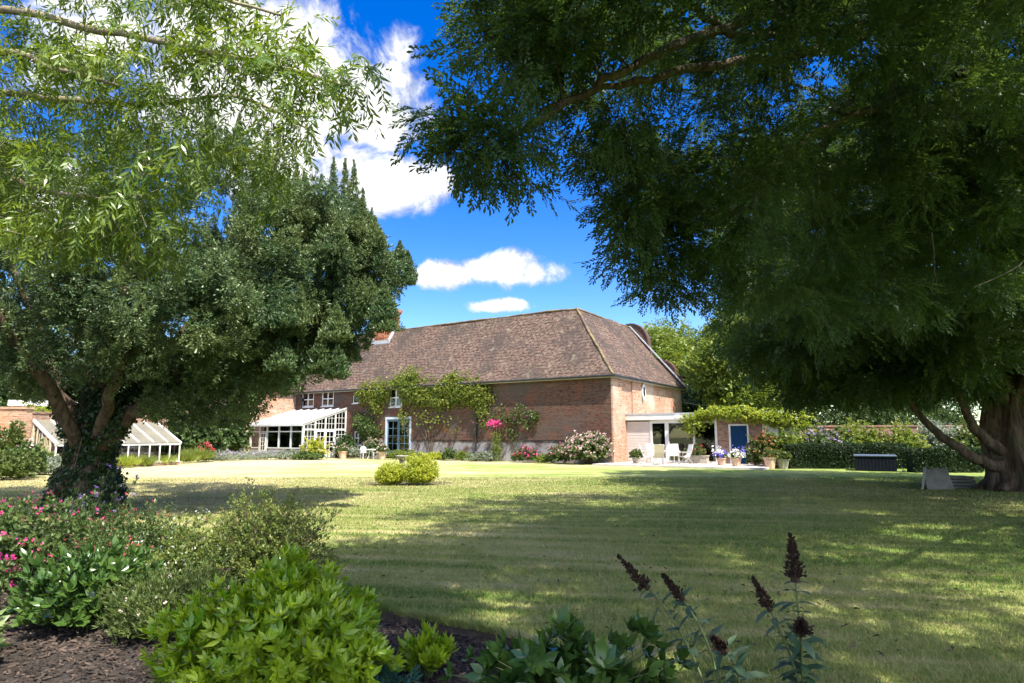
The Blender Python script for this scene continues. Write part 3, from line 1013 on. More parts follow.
    for sx in (-1, 1):
        m.bar((cx0 + sx * (cw + .06), YR - cl - .1, zf - .05), (cx0 + sx * (cw + .06), YR, RIDGE_Z + .1), .12, .22)
    m.build('flashing', M['lead'], ch)
    # curved gable parapet at the far end of the side range
    half = -XR + .45
    right = [(half - .2, EAVE - .5), (half - .2, 6.05), (half - .62, 6.12)]
    right += [(1.85 + 1.75 * math.cos(a), 6.4 + 1.2 * math.sin(a)) for a in np.linspace(.0, 1.42, 8)]
    right += [(1.62, 7.75), (1.55, 8.5)]
    right += [(1.5 * math.cos(a), 8.75 + 1.8 * math.sin(a)) for a in np.linspace(.03, PI / 2, 10)]
    poly = [(XR + x, YE - .12, z) for x, z in right] + [(XR - x, YE - .12, z) for x, z in right[::-1][1:]]
    g = MB()
    g.prism(poly[::-1], (0, .42, 0))
    gb = g.build('curved_gable', M['brick'], t)
    cp = MB()
    line = [(XR + x, YE + .09, z + .03) for x, z in right[1:]] + [(XR - x, YE + .09, z + .03) for x, z in right[::-1][1:-1]]
    for a, b in zip(line[:-1], line[1:]):
        cp.bar(a, b, .56, .09, up=(0, 1, 0) if False else (0, 0, 1))
    cp.build('coping', M['brick'], gb)
    m = MB()
    m.bar((.42, YE - .22, EAVE - .05), (XR, YE - .22, RIDGE_Z + .12), .17, .08)
    m.build('flashing', M['lead'], t)
    return t


def hx_gable(px):
    r = (px - 512) / 647.0
    return (r * HC[1] - HC[0]) / (V[0] - r * V[1])


farmhouse()


def conservatory():
    x0, x1, y0 = XL + 1.52, hx(346), -4.1
    z1, zt = 2.52, 3.75
    t = thing('conservatory', 'white lean-to conservatory with glazed roof against the brick farmhouse', 'conservatory', HC, HROT)
    m = MB()
    m.box(x0, x1 - .15, y0 + .03, y0 + .2, 0, .72)
    m.box(x1 - .17, x1 - .03, y0 + .2, y0 + 1.1, 0, .72)
    m.build('base_wall', M['brick'], t)
    fr = MB()
    dxa, dxb = x0 + .35 * (x1 - x0) - 1.0, x0 + .35 * (x1 - x0) - .15
    fr.box(x0, x1, y0, y0 + .12, z1 - .12, z1)
    fr.box(x0, x1 - .13, y0 + .002, y0 + .118, .722, .80)
    fr.box(x0, x1 - .13, y0 + .01, y0 + .10, 1.92, 2.0)
    posts = [x0 + .05, dxa, dxb, dxb + (x1 - dxb) * .34, dxb + (x1 - dxb) * .67, x1 - .08]
    for p in posts:
        fr.box(p - .07, p + .07, y0 - .008, y0 + .126, .0 if p in (dxa, dxb) else .80, z1 - .12)
    fr.build('front_frame', M['greyframe'], t)
    g = MB()
    g.box(x0 + .05, x1 - .1, y0 + .05, y0 + .058, .76, z1 - .06)
    g.build('front_glass', M['glass'], t)
    d = MB()
    d.box(dxa + .08, dxa + .18, y0 - .03, y0 + .03, .06, 1.9)
    d.box(dxb - .18, dxb - .08, y0 - .03, y0 + .03, .06, 1.9)
    d.box(dxa + .18, dxb - .18, y0 - .03, y0 + .03, .06, .6)
    d.box(dxa + .18, dxb - .18, y0 - .03, y0 + .03, 1.8, 1.9)
    for q in (.9, 1.2, 1.5):
        d.box(dxa + .18, dxb - .18, y0 - .022, y0 + .022, q - .02, q + .02)
    d.box((dxa + dxb) / 2 - .02, (dxa + dxb) / 2 + .02, y0 - .023, y0 + .021, .6, 1.8)
    dd = d.build('door', M['white'], t)
    MB().box(dxa + .17, dxb - .17, y0 - .004, y0 + .004, .59, 1.81).build('pane', M['glass'], dd)
    MB().box(dxb - .15, dxb - .11, y0 - .09, y0 - .032, .95, 1.1).build('handle', M['frame'], dd)
    # gable side, facing right
    s = MB()
    L = -y0

    def zr(y):
        return z1 + (zt - z1) * (y - y0) / L
    ys = [y0 + .06, y0 + 1.1, y0 + 2.05, y0 + 3.0, -.08]
    for q in ys:
        s.box(x1 - .12, x1, q - .06, q + .06, 0 if q > y0 + .8 else .0, zr(q) - .1)
    s.bar((x1 - .055, y0 - .12, zr(y0 - .12) - .04), (x1 - .055, 0, zt - .04), .15, .17)
    s.box(x1 - .115, x1 - .005, y0 + .1, -.1, 2.06, 2.16)
    s.box(x1 - .112, x1 - .008, y0 + .1, y0 + 1.05, .722, .80)
    s.box(x1 - .113, x1 - .009, y0 + 3.05, -.1, 1.45, 1.53)
    s.build('gable_frame', M['white'], t)
    for a, b in ((ys[1] + .06, ys[2] - .01), (ys[2] + .01, ys[3] - .06)):
        d = MB()
        d.box(x1 - .09, x1 + .012, a, a + .1, .05, 2.05)
        d.box(x1 - .09, x1 + .012, b - .1, b, .05, 2.05)
        d.box(x1 - .088, x1 + .010, a + .1, b - .1, .05, .45)
        d.box(x1 - .088, x1 + .010, a + .1, b - .1, 1.95, 2.05)
        for q in (.83, 1.2, 1.58):
            d.box(x1 - .07, x1 - .02, a + .1, b - .1, q - .018, q + .018)
        d.box(x1 - .071, x1 - .021, (a + b) / 2 - .018, (a + b) / 2 + .018, .45, 1.95)
        dd = d.build('door', M['white'], t)
        MB().box(x1 - .05, x1 - .042, a + .09, b - .09, .44, 1.96).build('pane', M['glass'], dd)
    g = MB()
    bars = MB()
    g.prism([(x1 - .06, y0 + .1, .76), (x1 - .06, y0 + 1.04, .76), (x1 - .06, y0 + 1.04, zr(y0 + 1.04) - .12), (x1 - .06, y0 + .1, zr(y0 + .1) - .12)], (.008, 0, 0))
    g.prism([(x1 - .06, ys[1] + .06, 2.16), (x1 - .06, ys[3] - .06, 2.16), (x1 - .06, ys[3] - .06, zr(ys[3]) - .16), (x1 - .06, ys[1] + .06, zr(ys[1]) - .12)], (.008, 0, 0))
    g.prism([(x1 - .06, ys[3] + .06, .1), (x1 - .06, -.14, .1), (x1 - .06, -.14, zt - .18), (x1 - .06, ys[3] + .06, zr(ys[3]) - .12)], (.008, 0, 0))
    g.build('gable_glass', M['glass'], t)
    for a, b, lo in ((y0 + .12, ys[1] - .06, .8), (ys[1] + .06, ys[2] - .06, 2.16), (ys[2] + .06, ys[3] - .06, 2.16), (ys[3] + .06, -.14, .1)):
        for q in (.34, .67):
            y = a + (b - a) * q
            bars.box(x1 - .075, x1 - .04, y - .016, y + .016, lo, zr(y) - .14)
        for z in np.arange(lo + .4, zr(b) - .2, .42):
            bars.box(x1 - .074, x1 - .041, a, b, z - .014, z + .014)
    bars.build('glazing_bar', M['white'], t)
    # roof of pale sheets between rafters
    r = MB()
    r.add([(x0, y0 - .15, zr(y0 - .15) + .01), (x1 + .06, y0 - .15, zr(y0 - .15) + .01), (x1 + .06, -.005, zt + .01), (x0, -.005, zt + .01)], [(0, 1, 2, 3)])
    r.add([(x0, y0 - .15, zr(y0 - .15) - .02), (x1 + .06, y0 - .15, zr(y0 - .15) - .02), (x1 + .06, -.005, zt - .02), (x0, -.005, zt - .02)], [(3, 2, 1, 0)])
    rf = r.build('roof', M['frosted'], t)
    b = MB()
    for x in np.linspace(x0 + .05, x1, 8):
        b.bar((x, y0 - .17, zr(y0 - .17) + .055), (x, -.01, zt + .055), .07, .08)
    b.box(x0, x1 + .06, y0 - .24, y0 - .15, z1 - .16, z1 - .03)
    b.build('rafter', M['greyframe'], rf)
    return t


conservatory()


def garden_room():
    y0, x1, zt = 2.2, 8.9, 2.95
    t = thing('garden_room', 'low white flat-roofed garden room joined to the end of the farmhouse, with blue plank door', 'garden room', HC, HROT)

    def ax(px):
        return hx(px, y0)
    a, b, c, d, e, f = ax(651), ax(666.5), ax(694), ax(715.5), ax(729), ax(749)
    m = MB()
    # white weatherboards: real laps
    nb = 15
    for k in range(nb):
        z0 = 2.5 * k / nb
        z1 = 2.5 * (k + 1) / nb
        m.prism([(.01, y0 + .02, z0), (.01, y0 - .005, z0), (.01, y0 + .004, z1), (.01, y0 + .02, z1)][::-1], (a - .05, 0, 0))
    m.build('boarding', M['offwhite'], t)
    w = MB()
    w.grid_wall((d + .12, y0 + .02, 0), (1, 0, 0), x1 - d - .12, 0, 2.55, [(e - d - .12, f - d - .12, 0, 2.28)], .14, (0, 1, 0))
    w.build('wall', M['brick_old'], t)
    w = MB()
    w.grid_wall((x1, y0 + .02, 0), (0, 1, 0), 4.8, 0, 2.55, [], .1)
    w.grid_wall((x1, y0 + 4.82, 0), (-1, 0, 0), x1, 0, 2.55, [], .1)
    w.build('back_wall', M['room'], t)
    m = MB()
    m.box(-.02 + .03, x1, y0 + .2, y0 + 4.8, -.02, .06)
    m.build('floor', M['room'], t)
    MB().add([(.05, y0 + 1.3, .06), (2.6, y0 + 1.3, .06), (2.6, y0 + 1.3, 2.5), (.05, y0 + 1.3, 2.5)], [(0, 1, 2, 3)]).build('inner_wall', M['brick_ch'], t)
    r = MB()
    r.box(.005, x1 + .15, y0 - .22, y0 + 5.0, zt - .06, zt + .03)
    rf = r.build('roof', M['lead'], t)
    m = MB()
    m.box(.006, x1 + .13, y0 - .2, y0 - .15, zt - .36, zt - .062)
    m.box(.006, x1 + .13, y0 - .149, y0 + .0, zt - .36, zt - .32)
    m.box(x1 + .08, x1 + .13, y0 - .149, y0 + 4.9, zt - .36, zt - .062)
    m.build('fascia', M['white'], rf)
    m = MB()
    m.box(.02, x1, y0 - .001, y0 + .1, 2.56, zt - .065)
    m.build('frieze', M['offwhite'], t)
    m = MB()
    for p, q in ((a - .04, a + .1), (b - .08, b + .16), (d - .02, d + .11)):
        m.box(p, q, y0 - .03, y0 + .1, .06, 2.55)
    m.box(a + .1, b - .08, y0 - .02, y0 + .09, 2.38, 2.548)
    m.box(b + .16, d - .02, y0 - .02, y0 + .09, 2.38, 2.548)
    m.box(b + .16, d - .02, y0 - .02, y0 + .09, .06, .2)
    m.box(a + .1, b - .08, y0 - .02, y0 + .09, .06, .35)
    m.box(c - .06, c + .06, y0 - .018, y0 + .088, .2, 2.38)
    fr = m.build('glazing_frame', M['white'], t)
    for p, q, z in ((a + .1, b - .08, .35), (b + .16, c - .06, .2), (c + .06, d - .02, .2)):
        MB().box(p, q, y0 + .03, y0 + .038, z, 2.38).build('pane', M['pane'], fr)
    m = MB()
    m.box(e, e + .09, y0 - .0, y0 + .1, 0, 2.2)
    m.box(f - .09, f, y0 - .0, y0 + .1, 0, 2.2)
    m.box(e, f, y0 - .002, y0 + .1, 2.2, 2.29)
    m.build('door_frame', M['white'], t)
    m = MB()
    n = 6
    for k in range(n):
        s0 = e + .092 + (f - e - .184) * k / n
        s1 = e + .092 + (f - e - .184) * (k + 1) / n
        m.box(s0 + .006, s1 - .006, y0 + .04, y0 + .085, .04, 2.195)
    m.box(e + .092, f - .092, y0 + .05, y0 + .08, .04, 2.194)
    dr = m.build('door', M['blue'], t)
    m = MB()
    m.box(f - .2, f - .16, y0 + .0, y0 + .04, 1.0, 1.16)
    m.build('latch', M['gutter'], dr)
    m = MB()
    m.box(x1 - .9, x1 - .1, y0 - .04, y0 + .015, 1.6, 2.3)
    m.build('panel', M['white'], t)
    m = MB()
    m.box(1.1 + 2.1, 1.1 + 2.35, y0 - .42, y0 - .2, zt - .28, zt - .1)
    m.bar((1.1 + 2.2, y0 - .2, zt - .2), (1.1 + 2.2, y0 - .55, zt - .33), .22, .14)
    m.build('floodlight', M['white'], t)
    return t


garden_room()

# patio slab with joints
p = MB()
nx, ny = 11, 5
for i in range(nx):
    for j in range(ny):
        xa, xb = -.25 + 9.1 * i / nx, -.25 + 9.1 * (i + 1) / nx
        ya, yb = -2.2 + 4.38 * j / ny, -2.2 + 4.38 * (j + 1) / ny
        if xa < .25 and yb > .0:
            xa = max(xa, .13)
        v = [H(x, y, z) for z in (0, .09) for x, y in ((xa + .008, ya + .008), (xb - .008, ya + .008), (xb - .008, yb - .008), (xa + .008, yb - .008))]
        p.add(v, [(4, 5, 6, 7), (0, 1, 5, 4), (1, 2, 6, 5), (2, 3, 7, 6), (3, 0, 4, 7)])
p.add([H(-.24, -2.19, .075), H(8.84, -2.19, .075), H(8.84, 2.18, .075), H(.13, 2.18, .075), H(.13, 0, .075), H(-.24, 0, .075)], [(0, 1, 2, 3, 4, 5)])
struct(p.build('patio', M['patio']))
#__PART2__
# ------------------------------------------------------------------ garden furniture and pots
def to_house(p):
    d = np.array(p) - HC
    return d @ U, d @ V


def sling_chair(name, label, loc, rz, fabric, group):
    """high-backed folding garden chair, facing local -y"""
    t = thing(name, label, 'garden chair', loc, rz, group)
    f = MB()
    for s in (-.27, .27):
        f.tube([(s, -.26, 0), (s, .10, .40), (s, .24, .62), (s, .36, 1.08)], .014, 8)
        f.tube([(s * 1.02, .36, 0), (s * 1.02, .05, .33), (s * 1.02, -.24, .42)], .014, 8)
        f.tube([(s * 1.06, -.27, .40), (s * 1.06, -.28, .60), (s * 1.06, -.20, .645), (s * 1.06, .24, .65)], .014, 8)
    f.tube([(-.27, -.26, .012), (.27, -.26, .012)], .012, 6)
    f.tube([(-.27, .36, .012), (.27, .36, .012)], .012, 6)
    f.tube([(-.27, .36, 1.08), (.27, .36, 1.08)], .014, 6)
    f.build('frame', M['frame'], t, smooth=True)
    s = MB()
    s.prism([(-.25, -.25, .43), (-.25, .0, .405), (-.25, .16, .43), (-.25, .16, .445), (-.25, .0, .42), (-.25, -.25, .445)], (.5, 0, 0))
    s.build('seat', fabric, t)
    b = MB()
    b.prism([(-.25, .16, .45), (-.25, .245, .66), (-.25, .355, 1.07), (-.25, .37, 1.065), (-.25, .26, .655), (-.25, .175, .445)], (.5, 0, 0))
    b.build('backrest', fabric, t)
    for q in (-.286, .286):
        MB().box(q - .025, q + .025, -.2, .22, .655, .68).build('armrest', M['frame'], t)
    return t


tc_ = H(1.0, -.35, .09)
TX, TY = to_house(P(668, 450, 36.0))
tt = thing('patio_table', 'pale metal patio table in the middle of the high backed chairs', 'table', H(TX, TY, .09), HROT)
m = MB()
m.box(-.55, .55, -.42, .42, .70, .735)
m.build('tabletop', M['sling_w'], tt, bevel=.01)
for sx in (-.46, .46):
    for sy in (-.34, .34):
        MB().tube([(sx, sy, 0), (sx * .95, sy * .95, .70)], .02, 8).build('leg', M['frame'], tt)


def at_patio(px, dep):
    x, y = to_house(P(px, 450, dep))
    return H(x, y, .09)


CH = 'high backed chairs round the patio table'
sling_chair('patio_chair', 'white high backed patio chair left of the table, seen from its side', at_patio(646, 36.0), math.radians(78), M['sling_w'], CH)
sling_chair('patio_chair', 'beige sling patio chair with its back to the lawn, in front of the table', at_patio(658.5, 34.9), math.radians(172), M['sling'], CH)
sling_chair('patio_chair', 'white high backed patio chair on the far side of the table', at_patio(674, 37.2), math.radians(-8), M['sling_w'], CH)
sling_chair('patio_chair', 'pale high backed patio chair right of the table, turned towards it', at_patio(685, 35.6), math.radians(-80), M['sling_w'], CH)
sling_chair('patio_chair', 'white patio chair close by the glazed door, partly behind the others', at_patio(653, 37.9), math.radians(20), M['sling_w'], CH)

# white plastic set by the french door
wx, wy = hx(363, -1.6), -1.6


def plastic_chair(loc, rz, label):
    t = thing('plastic_chair', label, 'garden chair', loc, rz, 'white plastic chairs by the french door')
    m = MB()
    for sx, sy in ((-.22, -.2), (.22, -.2), (-.2, .22), (.2, .22)):
        MB().tube([(sx * 1.1, sy * 1.15, 0), (sx, sy, .44)], [.02, .025], 6).build('leg', M['plastic'], t)
    MB().box(-.25, .25, -.24, .24, .43, .46).build('seat', M['plastic'], t, bevel=.012)
    b = MB()
    th = np.linspace(0, PI, 9)
    pts = [(.26 * math.cos(a), .25 + .06 * math.sin(a), .55 + .36 * math.sin(a)) for a in th]
    b.tube([(.26, .22, .45)] + pts + [(-.26, .22, .45)], .022, 6)
    for q in np.linspace(-.17, .17, 5):
        b.box(q - .025, q + .025, .23, .25, .46, .55 + .34 * math.sqrt(max(0, 1 - (q / .27) ** 2)))
    b.build('backrest', M['plastic'], t)
    for s in (-1, 1):
        MB().tube([(s * .26, .24, .64), (s * .29, -.1, .65), (s * .27, -.24, .60), (s * .24, -.22, .45)], .02, 6).build('armrest', M['plastic'], t)


plastic_chair(H(hx(365.5, -1.7), -1.7), HROT + math.radians(70), 'left one of two white plastic garden chairs near the french door')
plastic_chair(H(hx(378.5, -1.5), -1.5), HROT + math.radians(-75), 'right one of two white plastic garden chairs, nearer the french door')
tt = thing('plastic_table', 'small round white plastic table between two white garden chairs', 'table', H(hx(372, -1.7), -1.7), HROT)
MB().lathe([(.36, .66), (.38, .68), (.38, .70), (.36, .71)], 20).build('tabletop', M['plastic'], tt)
m = MB()
for k in range(3):
    m.tube([(.28 * math.cos(k * 2.1), .28 * math.sin(k * 2.1), 0), (.07 * math.cos(k * 2.1), .07 * math.sin(k * 2.1), .66)], .022, 6)
m.build('pedestal', M['plastic'], tt)

# ------------------------------------------------------------------ bushes, pots, borders
L_SMALL = tpl_join([oval(.05, .022)])
T_BOX = [whorl_y(i, 7, kite(.035, .014, .003), (.3, 1.1)) for i in range(4)]
T_OVAL = [whorl_y(10 + i, 6, oval(.07, .032), (.5, 1.2)) for i in range(4)]
T_LANCE = [whorl_y(20 + i, 7, kite(.10, .022, .005), (.3, 1.0)) for i in range(4)]
T_CHOI = [whorl_y(30 + i, 8, oval(.098, .032, .1, .22), (.75, 1.35)) for i in range(5)]
T_LAUREL = [whorl_y(40 + i, 7, oval(.13, .047, .12, .2), (.45, 1.2)) for i in range(5)]
T_RHODO = [whorl_y(45 + i, 7, oval(.155, .078, .10, .3), (.8, 1.5)) for i in range(5)]
T_FINE = [whorl_y(50 + i, 8, kite(.04, .008), (.25, .9)) for i in range(4)]
T_BIG = [whorl_y(60 + i, 6, kite(.13, .085, .02, .5), (.5, 1.3)) for i in range(4)]
T_GRASSY = [whorl_y(70 + i, 9, kite(.5, .022, .0, .3), (.1, .75)) for i in range(3)]
T_PETAL = [whorl_y(80 + i, 5, kite(.035, .03, .008, .6), (.7, 1.3)) for i in range(3)]
T_HEAD = [tpl_join([xf(kite(.05, .05, .01, .6), rz=2 * PI * k / 9, rx=r_, t=(0, 0, 0)) for k, r_ in enumerate(np.linspace(-.6, 1.5, 9))]) for _ in range(1)]


def scatter_multi(tpls, pos, d, up, scl, var):
    """spread a few templates over many places; returns verts, [faces], per-vertex var"""
    vs, q4, q3, vv, o = [], [], [], [], 0
    which = RNG.integers(0, len(tpls), len(pos))
    for i, tp in enumerate(tpls):
        s = which == i
        if not s.any():
            continue
        v, fs = scatter(tp, pos[s], frames(d[s], up[s]), scl[s])
        for f in fs:
            (q4 if f.shape[1] == 4 else q3).append(f + o)
        vs.append(v)
        vv.append(np.repeat(var[s], len(tp[0])))
        o += len(v)
    fl = ([np.concatenate(q4)] if q4 else []) + ([np.concatenate(q3)] if q3 else [])
    return np.concatenate(vs), fl, np.concatenate(vv)


def rdir(n, zmin=-1.0):
    d = norm(RNG.normal(0, 1, (n * 4 + 20, 3)))
    d = d[d[:, 2] > zmin]
    while len(d) < n:
        d = np.concatenate([d, d])
    return d[:n]


def bush_parts(t, rx, ry, h, ntips, tpls, mat, along=4, scl=1.0, stem_mat=None, stem_r=.006, flower=None, base_w=.25, upright=.35, shell=.5, z0=0.0, lump=.25, name='foliage', stem_every=1, zmin=-.6):
    d = rdir(ntips, zmin)
    ph = RNG.uniform(0, 2 * PI, 4)
    lum = 1 + lump * (np.sin(d[:, 0] * 4 + ph[0]) * np.sin(d[:, 1] * 4 + ph[1]) + .6 * np.sin(d[:, 0] * 9 + ph[2]) * np.sin(d[:, 2] * 8 + ph[3]))
    rad = (shell + (1 - shell) * RNG.uniform(0, 1, ntips) ** .5) * lum
    zz = np.where(d[:, 2] > 0, d[:, 2] * h * .62, d[:, 2] * h * .38)
    tips = np.stack([d[:, 0] * rx * rad, d[:, 1] * ry * rad, h * .40 + zz * rad + z0], -1)
    tips[:, 2] = np.maximum(tips[:, 2], z0 + .02)
    base = np.stack([RNG.normal(0, base_w * rx * .5, ntips), RNG.normal(0, base_w * ry * .5, ntips), np.full(ntips, z0 - .01)], -1)
    out = norm(tips - np.array([0, 0, z0 + h * .25]))
    ctrl = base * .5 + tips * .5 + np.array([0, 0, .18 * h])
    pos, dd = [tips], [norm(out + np.array([0, 0, upright]) + RNG.normal(0, .25, (ntips, 3)))]
    for k in range(along):
        u = RNG.uniform(.45, .98, ntips)[:, None]
        p = base * (1 - u) ** 2 + ctrl * 2 * u * (1 - u) + tips * u * u
        pos.append(p + RNG.normal(0, .025 * (rx + ry), (ntips, 3)))
        dd.append(norm(out * .7 + RNG.normal(0, .6, (ntips, 3)) + np.array([0, 0, upright])))
    pos, dd = np.concatenate(pos), np.concatenate(dd)
    pos[:, 2] = np.maximum(pos[:, 2], z0 + .015)
    up = norm(RNG.normal(0, 1, (len(pos), 3)))
    s = RNG.uniform(.7, 1.25, len(pos)) * scl
    v, fl, vv = scatter_multi(tpls, pos, dd, up, s, RNG.uniform(0, 1, len(pos)))
    mesh_np(name, v, fl, mat, t, vv)
    if stem_mat is not None:
        tv, tf, o = [], [], 0
        for i in range(0, ntips, stem_every):
            u = np.linspace(0, 1, 5)[:, None]
            p = base[i] * (1 - u) ** 2 + ctrl[i] * 2 * u * (1 - u) + tips[i] * u * u
            a, b = tube_arrays(p, np.linspace(stem_r, stem_r * .4, 5), 4)
            tv.append(a)
            tf.append(b + o)
            o += len(a)
        mesh_np('stem', np.concatenate(tv), [np.concatenate(tf)], stem_mat, t)
    if flower:
        ftp, nf, fm, fs, fz = flower
        cand = np.where(tips[:, 2] > z0 + h * fz)[0]
        if len(cand):
            i = RNG.choice(cand, min(nf, len(cand) * 4))
            fp = tips[i] + out[i] * .03 + RNG.normal(0, .03 * (rx + ry) / 2, (len(i), 3)) + np.array([0, 0, .015])
            fd = norm(out[i] + np.array([0, 0, .6]) + RNG.normal(0, .3, (len(i), 3)))
            v, fl, vv = scatter_multi(ftp, fp, fd, norm(RNG.normal(0, 1, (len(i), 3))), RNG.uniform(.7, 1.3, len(i)) * fs, RNG.uniform(0, 1, len(i)))
            mesh_np('flower', v, fl, fm, t, vv)['kind'] = 'stuff'


def bush(name, label, cat, loc, rx, ry, h, ntips, tpls, mat, group=None, **kw):
    t = thing(name, label, cat, loc, 0, group)
    bush_parts(t, rx, ry, h, ntips, tpls, mat, **kw)
    return t


def pot(label, loc, r, h, mat, plant, group='planted pots', kind='flower_pot'):
    t = thing(kind, label, 'plant pot', loc, 0, group)
    MB().lathe([(r * .62, 0), (r * .68, .01), (r * .95, h * .85), (r * 1.06, h * .86), (r * 1.06, h), (r * .93, h), (r * .88, h * .9), (.01, h * .88)], 20).build('pot', mat, t, smooth=False)
    plant(t, h)
    return t


BZ = -.066
# ---- near bed, foreground
c = P(287, 620, 4.45)
bush('lime_shrub', 'large rounded shrub with glossy lime green whorled leaves at the front of the bed', 'shrub', (-1.52, 4.5, BZ), .68, .62, .76, 800, T_CHOI, M['choisya'], along=4, scl=.84, stem_mat=M['stem_b'], stem_every=4, shell=.40, lump=.24, upright=.5)
bush('laurel_shrub', 'dark leaved glossy shrub behind the bare bark mulch, below the red flowers', 'shrub', (-3.75, 5.95, BZ), .56, .5, .68, 150, T_LAUREL, M['laurel'], along=4, scl=.78, stem_mat=M['stem'], stem_every=3, upright=.6)
bush('fine_leaved_bush', 'low soft bush of very fine olive green leaves beside the bare bark mulch', 'shrub', (-2.85, 5.75, BZ), .62, .5, .55, 520, T_FINE, M['olive'], along=6, scl=1.25, stem_mat=M['stem'], stem_r=.003, stem_every=4, upright=.9, flower=(T_PETAL, 40, M['palepink'], .5, .4))
bush('rounded_shrub', 'tall rounded shrub of small dark leaves standing against the sunny lawn', 'shrub', (-2.60, 7.0, BZ), .70, .6, 1.12, 900, T_BOX, M['hebe'], along=6, scl=.95, stem_mat=M['stem_b'], stem_r=.005, stem_every=2, shell=.35, upright=.9, lump=.2)
bush('white_flowered_shrub', 'loose shrub dotted with tiny white flowers left of the tall rounded shrub', 'shrub', (-3.30, 6.75, BZ), .52, .5, .82, 260, T_BOX, M['hebe'], along=5, scl=1.25, stem_mat=M['stem'], stem_r=.003, stem_every=2, upright=.9, flower=(T_PETAL, 170, M['whitef'], .36, .3))
bush('magenta_flowered_shrub', 'leafy bush covered in magenta flowers at the left edge of the bed', 'flowering shrub', (-5.75, 7.55, BZ), 1.05, .8, 1.02, 420, T_OVAL, M['rose'], along=4, scl=.8, stem_mat=M['stem'], stem_r=.004, stem_every=3, upright=.7, flower=(T_PETAL, 340, M['magenta'], .62, .3), lump=.2)
bush('red_flowered_shrub', 'airy bush with small red flowers between the lilac spikes and the rounded shrub', 'flowering shrub', (-4.15, 7.35, BZ), .72, .6, .88, 330, T_BOX, M['rose'], along=5, scl=1.35, stem_mat=M['stem'], stem_r=.003, stem_every=3, upright=.8, flower=(T_PETAL, 120, M['red'], .5, .3), lump=.2)
t = bush('lilac_flower_clump', 'tall clump of lilac flower spikes in front of the ivy covered trunk', 'flowering plant', (-5.25, 8.3, BZ), .55, .45, 1.16, 150, T_LANCE, M['rose'], along=6, scl=.62, stem_mat=M['stem'], stem_r=.004, upright=1.6, flower=(T_PETAL, 90, M['lilac'], .6, .62), shell=.3, base_w=.9)
bush('variegated_shrub', 'pale variegated shrub at the lower left edge of the bed', 'shrub', (-4.02, 4.75, BZ), .36, .4, .66, 90, T_OVAL, M['variegated'], along=4, scl=1.25, stem_mat=M['stem'], stem_every=2, upright=.4)
bush('crimson_flower_clump', 'small crimson flowered plant peeping over the variegated shrub', 'flowering plant', (-5.0, 6.1, BZ), .4, .4, .62, 90, T_OVAL, M['rose'], along=4, scl=.8, stem_mat=M['stem'], stem_every=2, upright=.7, flower=(T_PETAL, 50, M['magenta'], 1.1, .3))
bush('seedling_shrub', 'young fresh green shrub with upright leaves right of the lime shrub', 'shrub', (-.60, 4.75, BZ), .20, .18, .30, 20, T_LAUREL, M['choisya'], along=3, scl=.72, stem_mat=M['stem'], upright=.9)
bush('blue_green_plant', 'low plant with narrow blue green leaves in the shade of the lime shrub', 'plant', (-.80, 4.40, BZ), .20, .18, .22, 30, T_LANCE, M['bluegreen'], along=3, scl=.7, stem_mat=M['stem'], upright=.5)
bush('rhododendron', 'dark glossy broad leaved shrub at the bottom edge, left of the spent flower spikes', 'shrub', (.36, 4.02, BZ), .62, .34, .52, 50, T_RHODO, M['laurel'], along=2, scl=.78, stem_mat=M['stem'], stem_every=1, upright=.15, lump=.35, zmin=-.1)
bush('leafy_sapling', 'grey green low plant at the foot of the spent flower spikes', 'plant', (1.05, 3.75, BZ), .34, .22, .24, 26, T_LAUREL, M['budd'], along=2, scl=.8, stem_mat=M['stem'], upright=.6)


